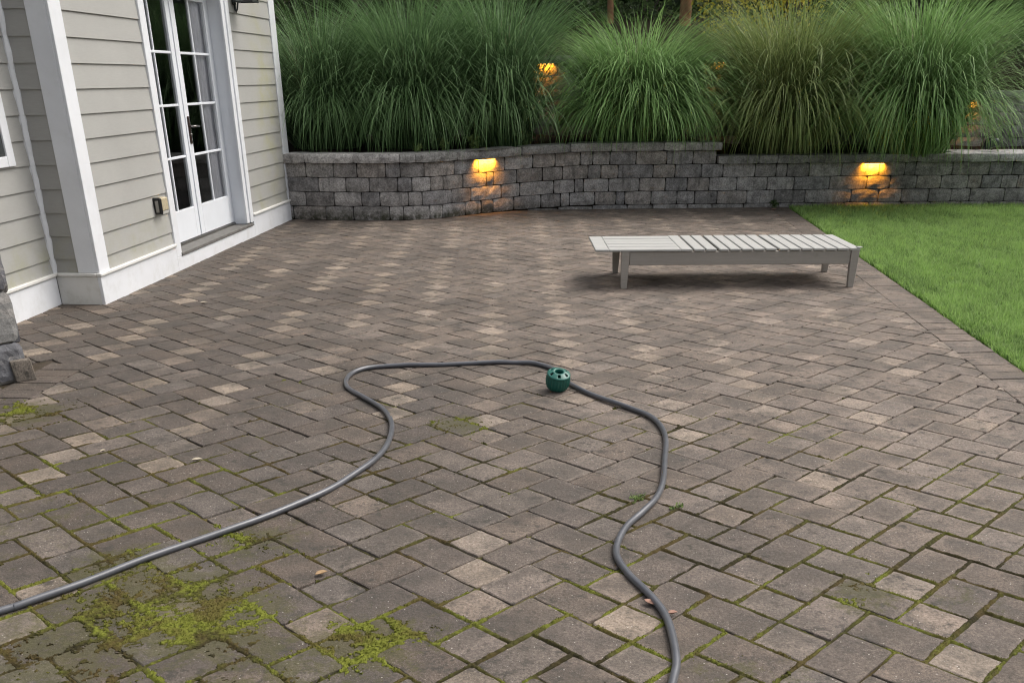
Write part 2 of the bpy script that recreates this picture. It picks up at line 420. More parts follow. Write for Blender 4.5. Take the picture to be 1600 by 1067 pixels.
DARKS = [(.116, .092, .075), (.109, .088, .073), (.122, .095, .076), (.112, .092, .079), (.105, .085, .072), (.128, .100, .080), (.116, .094, .079)]
TANS = [(.275, .219, .168), (.238, .191, .149), (.315, .256, .200), (.262, .214, .172), (.212, .167, .133)]
MIDS = [(.150, .124, .104), (.138, .116, .100), (.160, .130, .110)]
_pr = [(-1, -.0125), (5.5, -.0125), (8.5, -.0060), (14.6, -.0045)]
patio = link('patio', mesh_l('patio', [v for y, z in _pr for v in ((-4.6, y, z), (lawn_x(y) - .01, y, z))], [(2 * i, 2 * i + 1, 2 * i + 3, 2 * i + 2) for i in range(3)]), M_JOINT)
tag(patio, 'brown tumbled paver patio with mossy joints', kind='structure')

CAMP = np.array([0, 0, H])
def project(p):
    X, Y, Z = p[0], p[1], p[2] - H
    d = Y * math.cos(PITCH) - Z * math.sin(PITCH); u = Y * math.sin(PITCH) + Z * math.cos(PITCH)
    if d <= .05: return None
    return 800 + F_PX * X / d, PY - F_PX * u / d, d
pav = []                                       # (poly, kind, tint)
prnd = random.Random(21)
for a in range(-60, 90):
    for b in range(-40, 40):
        u0, v0 = -a + 2.5 * b, a + 1.5 * b
        c = lat(u0, v0)
        if not (-5 < c.x < 4.6 and -.9 < c.y < 15): continue
        for kind, (ua, ub, va, vb) in (('q', (0, 1, 0, 1)), ('u', (-1.5, 0, 0, 1)), ('v', (1, 2, 0, 1.5))):
            P = [lat(u0 + ua, v0 + va), lat(u0 + ub, v0 + va), lat(u0 + ub, v0 + vb), lat(u0 + ua, v0 + vb)]
            poly = [(p.x, p.y) for p in P]
            cx = sum(p[0] for p in poly) / 4; cy = sum(p[1] for p in poly) / 4
            if cx < -4.3 or cy > 14.45 or cy < -.7: continue
            full = True
            q = clip(poly, 1, -.085, 2.846 - .085 * 5.70)
            if abs(area(q) - area(poly)) > 1e-6: full = False
            if len(q) < 3 or area(q) < .0012: continue
            # hold back from the soldier course in front of the pillar
            if cy < 6.35 + .25:
                if cy < 6.12 + .1:
                    q2 = clip(q, -1, .085, 2.72 + .085 * 5.5)
                    if len(q2) < 3 or area(q2) < .0012:
                        if cy < 6.12:                      # left of the two soldier courses the field goes on
                            q2 = clip(q, 1, -.085, -2.72 - .547 - .085 * 5.5)
                            if len(q2) < 3 or area(q2) < .0012: continue
                        else: q2 = q
                    if abs(area(q2) - area(q)) > 1e-6: full = False
                    q = q2
            s_h = (Vector((cx, cy, 0)) - HC).dot(HD); o_h = (Vector((cx, cy, 0)) - HC).dot(HN)
            if (s_h > .05 and o_h < -.22) or o_h < -.62: continue
            r = prnd.random()
            if kind == 'q':
                lightp = .74 if cy > 4.6 else .24
                tint = prnd.choice(TANS) if r < lightp else (prnd.choice(MIDS) if r < .85 else prnd.choice(DARKS))
            else:
                tint = prnd.choice(DARKS) if r < .86 else prnd.choice(MIDS)
            k = prnd.uniform(.90, 1.10); tint = tuple(x * k for x in tint)
            pav.append((q, kind if full else 'x', tint, (cx, cy)))
# soldier courses: along the lawn, and in front of the stone pillar
def soldier(x_in, x_out, y0, y1, step):
    y = y0
    while y < y1:
        w = step * prnd.choice((.82, 1, 1, 1.15))
        poly = [(x_in(y), y), (x_out(y), y + .02), (x_out(y + w), y + w + .02), (x_in(y + w), y + w)]
        if area(poly) < 0: poly = poly[::-1]
        k = prnd.uniform(.94, 1.06); tint = tuple(x * k for x in prnd.choice(DARKS))
        pav.append((poly, 'x', tint, (sum(p[0] for p in poly) / 4, sum(p[1] for p in poly) / 4))); y += w
soldier(lambda y: border_x(y) - .005, lambda y: lawn_x(y) - .004, -.6, 14.3, .17)
soldier(lambda y: pillar_x(y), lambda y: pillar_x(y) - .27, 3.6, 6.1, .15)
soldier(lambda y: pillar_x(y) - .272, lambda y: pillar_x(y) - .545, 3.6, 5.6, .15)

def shown(rec):
    pts = [project((x, y, 0)) for x, y in rec[0]]
    if any(p is None for p in pts): return 0
    cx = sum(p[0] for p in pts) / len(pts); cy = sum(p[1] for p in pts) / len(pts)
    if not (-10 < cx < 1610 and 0 < cy < 1085): return 0
    return abs(area([(p[0], p[1]) for p in pts]))
order = sorted(range(len(pav)), key=lambda i: -shown(pav[i]))
near = set(order[:300])
def edge_attr(me, V, nr):
    n = len(V) // nr; a = np.ones(len(V), np.float32); a[:n] = 0
    at = me.attributes.new('edge', 'FLOAT', 'POINT'); at.data.foreach_set('value', a); return me
variants = {}
vr = random.Random(5)
def variant(kind):
    L = variants.setdefault(kind, [])
    if len(L) < 9:
        w, h = {'q': (1, 1), 'u': (1.5, 1), 'v': (1, 1.5)}[kind]
        P = [UD * (-w / 2 * S) + VD * (-h / 2 * S), UD * (w / 2 * S) + VD * (-h / 2 * S), UD * (w / 2 * S) + VD * (h / 2 * S), UD * (-w / 2 * S) + VD * (h / 2 * S)]
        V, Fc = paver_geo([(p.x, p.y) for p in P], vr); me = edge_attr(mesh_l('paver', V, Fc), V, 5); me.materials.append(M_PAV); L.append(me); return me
    return vr.choice(L)
JOINTPTS = []
fV, fF, fC = [], [], []
for i, (poly, kind, tint, c) in enumerate(pav):
    n = len(poly)
    if c[1] < 7.2:
        for k in range(n):
            JOINTPTS.append((poly[k], poly[(k + 1) % n]))
    if i in near:
        z = prnd.uniform(-.0035, .002)
        if kind != 'x':
            o = link('paver', variant(kind), None, patio, (c[0], c[1], z))
        else:
            G = paver_geo([(x - c[0], y - c[1]) for x, y in poly], vr)
            if not G: continue
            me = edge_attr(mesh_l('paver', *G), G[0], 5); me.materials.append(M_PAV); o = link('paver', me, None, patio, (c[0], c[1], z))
        o.rotation_euler = (prnd.uniform(-.012, .012), prnd.uniform(-.012, .012), prnd.uniform(-.010, .010))
        o.color = (*tint, 1)
    else:
        G = paver_geo(poly, vr, gap=.0032, fine=shown(pav[i]) > 500)
        if not G: continue
        b0 = len(fV); dz = prnd.uniform(-.002, .0015); tx, ty = prnd.uniform(-.008, .008), prnd.uniform(-.008, .008)
        fV += [(x, y, z + dz + (x - c[0]) * tx + (y - c[1]) * ty) for x, y, z in G[0]]; fF += [tuple(b0 + j for j in f) for f in G[1]]; fC += [tint] * len(G[0])
me = mesh_l('remaining_pavers', fV, fF)
at = me.attributes.new('col', 'FLOAT_COLOR', 'POINT'); at.data.foreach_set('color', np.c_[np.array(fC), np.ones(len(fC))].astype(np.float32).ravel())
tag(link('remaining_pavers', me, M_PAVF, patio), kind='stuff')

# moss: one crumbly carpet that fills the joints and swells over the stones, with short tufts on it
def _hash(ix, iy, seed):
    h = (ix.astype(np.int64) * 374761393 + iy.astype(np.int64) * 668265263 + seed * 1442695041) & 0xffffffff
    h = ((h ^ (h >> 13)) * 1274126177) & 0xffffffff
    return ((h ^ (h >> 16)) & 0xffff) / 65535.0
def vn(x, y, seed=0):
    ix, iy = np.floor(x), np.floor(y); fx, fy = x - ix, y - iy; fx = fx * fx * (3 - 2 * fx); fy = fy * fy * (3 - 2 * fy)
    a, b, c, d = _hash(ix, iy, seed), _hash(ix + 1, iy, seed), _hash(ix, iy + 1, seed), _hash(ix + 1, iy + 1, seed)
    return (a * (1 - fx) + b * fx) * (1 - fy) + (c * (1 - fx) + d * fx) * fy
def fbm(x, y, seed=0, o=4, k=.55):
    s_, a, t_ = 0, 1, 0
    for i in range(o): s_ = s_ + a * vn(x * 2 ** i, y * 2 ** i, seed + i); t_ += a; a *= k
    return s_ / t_
def edge_dist(x, y):
    """distance to the nearest paver joint and nothing else."""
    rx, ry = x - LO.x, y - LO.y
    u = (rx * UD.x + ry * UD.y) / S; v = (rx * VD.x + ry * VD.y) / S
    b0 = np.floor((u + v) / 4); a0 = np.floor(v - 1.5 * b0); best = np.full(x.shape, -1.0)
    for db in (-1, 0, 1):
        for da in range(-4, 5):
            bb = b0 + db; aa = np.floor(v - 1.5 * bb) + da
            pu, pv = u - (-aa + 2.5 * bb), v - (aa + 1.5 * bb)
            for (ua, ub, va, vb) in ((0, 1, 0, 1), (-1.5, 0, 0, 1), (1, 2, 0, 1.5)):
                best = np.maximum(best, np.minimum(np.minimum(pu - ua, ub - pu), np.minimum(pv - va, vb - pv)))
    return np.maximum(best, 0) * S
def moss_fields(x, y):
    ln_ = np.clip((6.9 - y) / 3.8, 0, 1) * np.where(x < 1.0, 1.0, .75)
    amt = np.minimum(1, ln_ * 1.35) * np.clip((fbm(x * 1.9, y * 1.9, 3) - .15) * 2.8, .3, 1)
    amt = amt * np.clip((fbm(x * 11, y * 11, 8, 3) - .12) * 3.2, .1, 1)
    pt = np.zeros_like(x)
    for px, py, r, w in MOSS: pt = np.maximum(pt, w * np.exp(-((x - px) ** 2 + (y - py) ** 2) / (r * 1.1) ** 2))
    return amt, pt
def build_moss():
    st = .0048
    xs = np.arange(-2.95, 2.3, st); ys = np.arange(2.25, 5.9, st)
    X, Y = np.meshgrid(xs, ys); X = X + rng.uniform(-.3, .3, X.shape) * st; Y = Y + rng.uniform(-.3, .3, Y.shape) * st
    e = edge_dist(X, Y); amt, pt = moss_fields(X, Y)
    rough = fbm(X * 95, Y * 95, 40, 3, .7) - .5; mid = fbm(X * 30, Y * 30, 50, 3) - .5
    wj = .0070 + .0090 * np.maximum(amt, pt) + .012 * mid
    hj = np.maximum(amt * 1.1, pt) * np.exp(-(e / np.maximum(wj, .003)) ** 2) * .0178
    cush = pt * 1.10 + 1.05 * (fbm(X * 7, Y * 7, 60, 4, .6) - .5) + .95 * mid + .75 * rough - .80 + .30 * np.exp(-(e / .018) ** 2)
    hc2 = np.where(cush > 0, .0118 + np.minimum(cush, .5) * .011, 0)
    Z = -.0155 + np.maximum(hj, hc2 + .003 * (cush > 0)) + rough * .009 * (np.maximum(hj / .0178, (cush > 0) * 1.0))
    keep = (Z > -.0125)
    q = keep[:-1, :-1] | keep[1:, :-1] | keep[:-1, 1:] | keep[1:, 1:]
    jj, ii = np.nonzero(q); nx = X.shape[1]; idx = jj * nx + ii
    faces = np.stack([idx, idx + 1, idx + nx + 1, idx + nx], 1)
    used = np.unique(faces); mp = np.full(X.size, -1, np.int64); mp[used] = np.arange(len(used))
    V = np.stack([X.ravel(), Y.ravel(), Z.ravel()], 1)[used]
    bright = np.clip(fbm(X * 4.6, Y * 4.6, 70, 3) * 2.3 - 1.0 + .75 * np.clip(cush, 0, .5) + rough * .8 + .16 * np.exp(-(e / .012) ** 2) + .13 * np.clip((4.2 - Y) / 1.2, 0, 1), 0, 1).ravel()[used]
    o = link('moss', mesh_np('moss', V, [mp[faces]], False, {'rnd': bright}), M_MOSS)
    tag(o, 'yellow green moss filling the patio joints and spreading in cushions', 'moss', kind='stuff')
    # tufts
    cand = np.nonzero((V[:, 2] > -.004))[0]; C = V[cand]; rb = bright[cand]
    sel = rng.random(len(C)) < .40; C = C[sel] + rng.normal(0, .002, (sel.sum(), 3)) * np.array([1, 1, 0]); rb = rb[sel]; N = len(C); K = 3
    az = rng.uniform(0, 2 * math.pi, (N, K)); tilt = rng.uniform(.1, 1.1, (N, K)); L = rng.uniform(.002, .0046, (N, K)) * (.6 + .9 * rb[:, None])
    tip = np.stack([np.cos(az) * np.sin(tilt) * L, np.sin(az) * np.sin(tilt) * L, np.cos(tilt) * L], 2); w = np.stack([-np.sin(az) * L * .3, np.cos(az) * L * .3, az * 0], 2)
    B = C[:, None, :] - np.array([0, 0, .001])
    T = np.stack([B + w, B - w, B + tip], 2).reshape(-1, 3); ti = np.arange(len(T)).reshape(-1, 3)
    rn = np.clip(np.repeat(rb, K * 3) + np.tile(np.array([-.12, -.12, .22]), N * K) + np.repeat(rng.normal(0, .12, N * K), 3), 0, 1)
    tu = link('tufts', mesh_np('tufts', T, [ti], attrs={'rnd': rn}), M_MOSS, o)
    tag(tu, kind='stuff')
build_moss()

# ---------------------------------------------------------------- blades (lawn, ornamental grasses)
CORRIDOR = [((.33, .62), (13.9, 16.4), (.82, 1.80), .86), ((6.12, 6.50), (14.0, 15.5), (1.05, 1.36), .8), ((-9, -2.74), (12, 13.62), (0, 9), 1.0), ((6.72, 9), (13.4, 15.8), (0, 2.1), .97), ((4.62, 4.74), (13.8, 16), (.7, 1.5), .6), ((2.74, 2.90), (13.8, 16), (.7, 1.5), .7), ((-.82, -.68), (13.8, 16), (.8, 1.45), .6)]   # gaps between the clumps
def blade_mesh(name, base, az, L, lean, droop, width, seg, mat, parent=None, twist=None, rnd=None, pw=1.5, smooth=True):
    N = len(base); t = np.linspace(0, 1, seg + 1)
    th = lean[:, None] + droop[:, None] * (t[None, :-1] + .5 / seg) ** pw
    dx = np.sin(th) * (L / seg)[:, None]; dz = np.cos(th) * (L / seg)[:, None]
    R = np.concatenate([np.zeros((N, 1)), np.cumsum(dx, 1)], 1); Z = np.concatenate([np.zeros((N, 1)), np.cumsum(dz, 1)], 1)
    ca, sa = np.cos(az)[:, None], np.sin(az)[:, None]
    cen = np.stack([base[:, :1] + R * ca, base[:, 1:2] + R * sa, base[:, 2:3] + Z], 2)
    if twist is None: twist = np.zeros(N)
    wa = az + math.pi / 2 + twist
    w = width[:, None] * np.clip(1 - t ** 2.2, .0, 1)[None, :] * .5
    wd = np.stack([np.cos(wa), np.sin(wa), np.zeros(N)], 1)
    A = cen + wd[:, None, :] * w[:, :, None]; B = cen - wd[:, None, :] * w[:, :, None]
    V = np.concatenate([np.stack([A[:, :-1], B[:, :-1]], 2).reshape(N, -1, 3), cen[:, -1:]], 1)   # 2*seg+1 verts
    if name == 'foliage':
        ok = np.ones(N, bool)
        for (xa, xb), (ya, yb_), (za, zb), pr in CORRIDOR:
            k_ = xa + (xb - xa) * .5; hit = ((V[:, :, 0] > xa) & (V[:, :, 0] < xb) & (V[:, :, 1] > ya) & (V[:, :, 1] < yb_) & (V[:, :, 2] > za) & (V[:, :, 2] < zb)).any(1)
            ok &= ~(hit & (rng.random(N) < pr))
        V = V[ok]; N = len(V); rnd = rnd[ok]
    nv = 2 * seg + 1; off = (np.arange(N) * nv)[:, None]
    quads = []
    for k in range(seg - 1): quads.append(np.stack([off[:, 0] + 2 * k, off[:, 0] + 2 * k + 1, off[:, 0] + 2 * k + 3, off[:, 0] + 2 * k + 2], 1))
    tri = np.stack([off[:, 0] + 2 * (seg - 1), off[:, 0] + 2 * (seg - 1) + 1, off[:, 0] + 2 * seg], 1)
    fl = ([np.concatenate(quads)] if quads else []) + [tri]
    if rnd is None: rnd = rng.random(N)
    tv = np.concatenate([np.repeat(t[:-1], 2), [1.0]])
    if parent is not None: V = V - np.array(wloc(parent))
    me = mesh_np(name, V.reshape(-1, 3), fl, smooth, {'rnd': np.repeat(rnd, nv), 't': np.tile(tv, N)})
    return link(name, me, mat, parent)

# ---------------------------------------------------------------- lawn
lx = [(lawn_x(y), y, -.02) for y in (-2, 14.5)] + [(22, 14.5, -.02), (22, -2, -.02)]
tag(link('lawn_soil', mesh_l('lawn_soil', [lx[0], lx[3], lx[2], lx[1]], [(0, 1, 2, 3)]), M_EARTH), kind='structure')
def build_lawn():
    N = 340000
    y = 1.6 + 12.8 * rng.random(N) ** .9; x0 = 3.12 + .085 * (y - 5.838)
    half = np.minimum(800 / F_PX * (y * math.cos(PITCH) + H * math.sin(PITCH)) + 2.0, 9.8)
    x = x0 - .014 + .045 * fbm(y * 6, y * 0 + 2, 95, 3) + rng.random(N) * np.maximum(.3, half - x0)
    n1 = np.array([mnoise.noise(Vector((a * 1.6, b * 1.6, 0))) for a, b in zip(x[::8], y[::8])]).repeat(8)[:N]
    n1 = .5 + .6 * np.array([mnoise.noise(Vector((a * 1.3, b * 1.3, 4))) for a, b in zip(x, y)])
    n2 = fbm(x * 11, y * 5, 90, 4, .75)
    L = rng.uniform(.035, .085, N) * (.7 + .4 * n1 + .35 * n2); az = rng.uniform(0, 2 * math.pi, N)
    base = np.stack([x, y, np.full(N, -.018)], 1)
    o = blade_mesh('lawn_grass', base, az, L, rng.uniform(.05, .6, N), rng.uniform(.1, 1.1, N), rng.uniform(.004, .0085, N), 2, M_LAWN,
                   rnd=np.clip(1.5 * (n2 - .45) + .26 * n1 + .9 * rng.random(N) ** 2.6 + .1, 0, 1), twist=rng.uniform(-.8, .8, N))
    tag(o, 'bright green mown lawn beside the patio', 'grass', kind='stuff')
build_lawn()

# ---------------------------------------------------------------- house
house = empty('house', HC, 'greige clapboard house with white trim and tall glazed double door', 'house')
WT = .245                                      # top of the white base board
DREC, D0, D1, DTOP = .14, 1.63, 3.62, 2.42     # door recess and opening
HT = 3.3
LWO = -.365                                    # recessed wall on the left
S_END = 5.40
def hbox(name, s0, s1, o0, o1, z0, z1, mat, parent=house, bev=.003):
    return box(name, hp(s0, o0, z0), HD * (s1 - s0), HN * (o1 - o0), UZ * (z1 - z0), mat, parent, bev)
hbox('wall', 0.0, D0 - .02, -.16, -.002, 0, HT, M_SIDING, bev=0)
hbox('wall', D1 + .02, S_END, -.16, -.002, 0, HT, M_SIDING, bev=0)
hbox('wall', D0 - .02, D1 + .02, -.16, -.002, DTOP + .02, HT, M_SIDING, bev=0)
hbox('wall', -6.0, -.0, LWO - .16, LWO - .002, 0, HT, M_SIDING, bev=0)
hbox('wall', 0.0, .10, LWO - .16, -.162, 0, HT, M_SIDING, bev=0)
hbox('wall', S_END - .12, S_END, -5, -.162, 0, HT, M_SIDING, bev=0)
hbox('roof', -6.0, S_END + .1, -6, -.02, HT, HT + .1, M_SILL, bev=0)  # unseen flat roof and end wall, added to close the house for shading
EXP, Z0S = .171, .349 - .171
def board(origin, along, L, out, z0, ztop):
    """one lap siding board: thick butt at the bottom, tucked under the next."""
    h = .19; z1 = min(z0 + h, ztop)
    if z1 - z0 < .02: return
    zb = max(z0, WT)
    prof = [(0, zb), (.019, zb), (.0185, zb + .004), (.006, z1), (0, z1)]
    V = []
    for e in (0, L):
        for o, z in prof: V.append(origin + along * e + out * o + UZ * z)
    n = len(prof); Fc = [tuple(range(n)), tuple(range(2 * n - 1, n - 1, -1))]
    for i in range(n): Fc.append((i, n + i, n + (i + 1) % n, (i + 1) % n))
    bm = bmesh.new(); vs = [bm.verts.new(v) for v in V]
    for f in Fc: bm.faces.new([vs[i] for i in f])
    bmesh.ops.recalc_face_normals(bm, faces=bm.faces)
    bm_part('siding_board', bm, M_SIDING, house)
k = 0
while Z0S + k * EXP < HT - .1:
    z = Z0S + k * EXP; k += 1
    if z + .19 < WT + .03: continue
    board(hp(.157, 0, 0), HD, D0 - .125 - .157, HN, z, HT)
    board(hp(D1 + .175, 0, 0), HD, S_END - .19 - D1 - .175, HN, z, HT)
    if z > DTOP + .1: board(hp(D0 - .125, 0, 0), HD, D1 - D0 + .30, HN, z, HT)
    board(hp(-5.5, LWO, 0), HD, 5.5 - .022, HN, z, HT)
    board(hp(0, LWO + .03, 0), HN, -LWO - .03 - .150, -HD, z, HT)
# corner boards, inside corner trim, base boards with drip caps
hbox('corner_board', -.024, .157, .002, .026, WT, HT, M_WHITE)
hbox('corner_board', -.0245, -.0005, -.150, .0015, WT, HT, M_WHITE)
hbox('corner_board', S_END - .19, S_END + .024, .002, .026, .2, HT, M_WHITE)
bm = bmesh.new()                                # inside-corner strip, its caulked edge a little wavy
tr_ = random.Random(3); zz = WT; ringsV = []
while zz < HT:
    w = .030 + tr_.uniform(-.004, .006)
    ringsV.append([hp(-.045 - tr_.uniform(-.004, .008), LWO + .001, zz), hp(-.042 - tr_.uniform(0, .006), LWO + .024, zz), hp(-.024, LWO + w + .01, zz), hp(-.001, LWO + w + .012, zz), hp(-.001, LWO + .001, zz)]); zz += .057
rv = [[bm.verts.new(v) for v in r] for r in ringsV]
for i in range(len(rv) - 1):
    for j in range(5): bm.faces.new((rv[i][j], rv[i][(j + 1) % 5], rv[i + 1][(j + 1) % 5], rv[i + 1][j]))
bm.faces.new(rv[0]); bm.faces.new(rv[-1]); bmesh.ops.recalc_face_normals(bm, faces=bm.faces)
bm_part('inside_corner_trim', bm, M_WHITE, house)
hbox('base_board', -.03, D0 - .125, .002, .030, -.02, WT - .028, M_WHITE)
hbox('base_board', D0 - .125, D1 + .17, .002, .030, -.02, .118, M_WHITE)
hbox('base_board', D1 + .17, S_END + .02, .002, .030, -.02, WT - .028, M_WHITE)
hbox('base_board', -.030, -.002, LWO + .030, .0015, -.02, WT - .028, M_CREAM)
hbox('base_board', -5.8, -.031, LWO + .002, LWO + .029, -.02, WT - .028, M_WHITE)
hbox('drip_cap', -.046, D0 - .126, .001, .046, WT - .027, WT, M_CREAM, bev=.006)
hbox('drip_cap', D1 + .172, S_END + .03, .001, .046, WT - .027, WT, M_CREAM, bev=.006)
hbox('drip_cap', -.046, -.001, LWO + .046, .0005, WT - .0265, WT - .0005, M_CREAM, bev=.006)
hbox('drip_cap', -5.8, -.001, LWO + .001, LWO + .045, WT - .027, WT, M_CREAM, bev=.006)
# door surround
hbox('door_casing', D0 - .125, D0 - .002, .001, .030, .12, DTOP + .10, M_WHITE)
hbox('door_casing', D1 - .04, D1 + .045, .001, .022, .16, DTOP + .001, M_WHITE)
hbox('door_casing', D1 + .046, D1 + .112, .001, .036, .16, DTOP + .10, M_WHITE)
hbox('door_casing', D1 + .113, D1 + .172, .001, .028, .16, DTOP + .10, M_WHITE)
hbox('door_casing', D0 - .001, D1 + .045, .001, .028, DTOP + .002, DTOP + .10, M_WHITE)
hbox('door_jamb', D0 - .019, D0, -DREC - .06, -.001, .15, DTOP, M_DOORW)
hbox('door_jamb', D1, D1 + .019, -DREC - .06, -.001, .15, DTOP, M_DOORW)
hbox('door_jamb', D0, D1, -DREC - .06, -.001, DTOP, DTOP + .019, M_DOORW)
hbox('threshold', D0 - .018, D1 + .115, -DREC - .05, .040, .120, .150, M_SILL, bev=.004)
hbox('threshold', D0 + .001, D1 - .001, -DREC - .05, -DREC + .015, .151, .172, M_NICKEL, bev=.004)
MID = (D0 + D1) / 2 - .012
ROWS = [.472, .928, 1.384, 1.833, 2.285]
def leaf(s0, s1, handle):
    o0, o1 = -DREC - .042, -DREC
    zb, zt = .176, DTOP - .006; st = .105
    bm = bmesh.new()
    def bb(a, b, za, zc, bev=.003): bm_box(bm, hp(a, o0, za), HD * (b - a), HN * (o1 - o0), UZ * (zc - za), bev)
    bb(s0, s0 + st, zb, zt); bb(s1 - st, s1, zb, zt)
    bb(s0 + st, s1 - st, zb, ROWS[0] - .012); bb(s0 + st, s1 - st, ROWS[-1] + .012, zt)
    d = bm_part('door_leaf', bm, M_DOORW, house)
    ga, gb = s0 + st, s1 - st; gm_ = (ga + gb) / 2
    for z in ROWS[1:-1]: hbox('muntin', ga, gb, o0 + .006, o1 - .006, z - .011, z + .011, M_DOORW, d)
    hbox('muntin', gm_ - .011, gm_ + .011, o0 + .0075, o1 - .0075, ROWS[0] - .012, ROWS[-1] + .012, M_DOORW, d)
    for i in range(4):
        for (a, b) in ((ga, gm_ - .011), (gm_ + .011, gb)):
            za, zc = ROWS[i] + (.011 if i else -.012), ROWS[i + 1] - (.011 if i < 3 else -.012)
            oo = -DREC - .022 + prnd.uniform(-.001, .001); tl = prnd.uniform(-.0015, .0015)
            part('pane', [hp(a, oo, za), hp(b, oo + tl, za), hp(b, oo + tl, zc), hp(a, oo, zc)], [(0, 1, 2, 3)], M_GLASS, d)
    if handle:
        hs = s0 + .055
        hbox('handle_plate', hs - .024, hs + .024, o1 + .0005, o1 + .010, 1.03, 1.28, M_BRONZE, d, .004)
        V, Fc = tube_mesh('lever', [hp(hs, o1 + .008, 1.19), hp(hs, o1 + .055, 1.19), hp(hs + .03, o1 + .062, 1.19), hp(hs + .13, o1 + .058, 1.186)], [.011, .010, .010, .008])
        part('handle', V, Fc, M_NICKEL, d, True)
        V, Fc = tube_mesh('lock', [hp(hs, o1 + .008, 1.115), hp(hs, o1 + .022, 1.115)], [.014, .012])
        part('lock_cylinder', V, Fc, M_NICKEL, d, True)
leaf(D0 + .004, MID - .003, False); leaf(MID + .003, D1 - .004, True)
hbox('astragal', MID - .022, MID + .004, -DREC + .001, -DREC + .010, .18, DTOP - .01, M_DOORW)
# the room behind the glass
rm = bmesh.new()
for (a, b, c, d) in ((hp(.3, -.17, .1), hp(5.2, -.17, .1), hp(5.2, -4, .1), hp(.3, -4, .1)), (hp(.3, -.17, 2.7), hp(.3, -4, 2.7), hp(5.2, -4, 2.7), hp(5.2, -.17, 2.7)),
                     (hp(.3, -4, .1), hp(5.2, -4, .1), hp(5.2, -4, 2.7), hp(.3, -4, 2.7)), (hp(.3, -.17, .1), hp(.3, -4, .1), hp(.3, -4, 2.7), hp(.3, -.17, 2.7)),
                     (hp(5.2, -.17, .1), hp(5.2, -.17, 2.7), hp(5.2, -4, 2.7), hp(5.2, -4, .1))):
    rm.faces.new([rm.verts.new(v) for v in (a, b, c, d)])
bm_part('room', rm, M_DARK, house)
def curtain(s0, s1, off):
    V, Fc = [], []; n = 40
    for i in range(n + 1):
        s_ = s0 + (s1 - s0) * i / n; o_ = off + .006 * math.sin(i * 1.25) + .002 * math.sin(i * .43)
        V += [hp(s_, o_, .2), hp(s_, o_ - .01, 1.3), hp(s_, o_, 2.44)]
    for i in range(n):
        for j in (0, 1): Fc.append((3 * i + j, 3 * i + 3 + j, 3 * i + 4 + j, 3 * i + 1 + j))
    part('curtain', V, Fc, M_CURT, house, True)
curtain(3.20, 3.72, -DREC - .056); curtain(1.62, 1.80, -DREC - .09)
# window on the recessed wall, only its trim corner reaches the picture
wz0, wz1, ws0, ws1 = 1.045, 2.35, -1.35, -.262
hbox('window_trim', ws1 - .095, ws1, LWO + .004, LWO + .036, wz0, wz1, M_WHITE)
hbox('window_trim', ws0, ws0 + .095, LWO + .004, LWO + .036, wz0, wz1, M_WHITE)
hbox('window_trim', ws0 + .096, ws1 - .096, LWO + .004, LWO + .034, wz1 - .095, wz1, M_WHITE)
hbox('window_trim', ws0 + .096, ws1 - .096, LWO + .004, LWO + .034, wz0, wz0 + .07, M_WHITE)
part('window_pane', [hp(ws0 + .09, LWO + .0225, wz0 + .06), hp(ws1 - .09, LWO + .0225, wz0 + .06), hp(ws1 - .09, LWO + .0225, wz1 - .09), hp(ws0 + .09, LWO + .0225, wz1 - .09)], [(0, 1, 2, 3)], M_GLASS, house)
hbox('window_backing', ws0 + .08, ws1 - .08, LWO + .0195, LWO + .0215, wz0 + .06, wz1 - .09, M_DARK, bev=0)

# outlet box beside the door
ob = empty('outlet_box', hp(1.33, .02, .55), 'beige outlet block with dark weather cover left of the door', 'outlet')
hbox('mounting_block', 1.235, 1.375, .008, .078, .560, .668, M_BEIGE, ob, .006)
cov = bmesh.new(); bm_box(cov, hp(1.205, .002, .535), HD * .028, HN * .082, UZ * .140, .010); bm_part('cover', cov, M_BLACKP, ob)
hbox('hinge_plate', 1.197, 1.2045, .030, .062, .552, .650, M_NICKEL, ob, .003)

# lantern on the wall right of the door
LS, LOF, LZ = 4.0, .155, 2.325
ln = empty('wall_lantern', hp(LS, .02, LZ), 'dark pewter wall lantern right of the glazed door', 'lantern')
hbox('backplate', LS - .05, LS + .05, .012, .030, LZ - .02, LZ + .30, M_IRON, ln, .004)
V, Fc = tube_mesh('scroll', [hp(LS, .03, LZ - .005), hp(LS, .028, LZ - .06), hp(LS, .033, LZ - .085), hp(LS, .05, LZ - .06), hp(LS, .07, LZ + .02)], [.010, .010, .013, .009, .008]); part('scroll', V, Fc, M_IRON, ln, True)
r_ = .095
cg = bmesh.new()
for a in (-1, 1):
    for b in (-1, 1):
        bm_box(cg, hp(LS + a * r_ - .007, LOF + b * r_ - .007, LZ), HD * .014, HN * .014, UZ * .30, .002)
    for z in (LZ, LZ + .286):
        bm_box(cg, hp(LS - r_ - .009, LOF + a * r_ - .009, z), HD * (2 * r_ + .018), HN * .018, UZ * .016, .002)
        bm_box(cg, hp(LS + a * r_ - .0085, LOF - r_ + .010, z + .0005), HD * .017, HN * (2 * r_ - .020), UZ * .015, .002)
bm_part('cage', cg, M_IRON, ln)
for a in (-1, 1):
    o_ = LOF + a * r_; part('pane', [hp(LS - r_, o_, LZ + .016), hp(LS + r_, o_, LZ + .016), hp(LS + r_, o_, LZ + .286), hp(LS - r_, o_, LZ + .286)], [(0, 1, 2, 3)], M_GLASS, ln)
    s_ = LS + a * r_; part('pane', [hp(s_, LOF - r_, LZ + .016), hp(s_, LOF + r_, LZ + .016), hp(s_, LOF + r_, LZ + .286), hp(s_, LOF - r_, LZ + .286)], [(0, 1, 2, 3)], M_GLASS, ln)
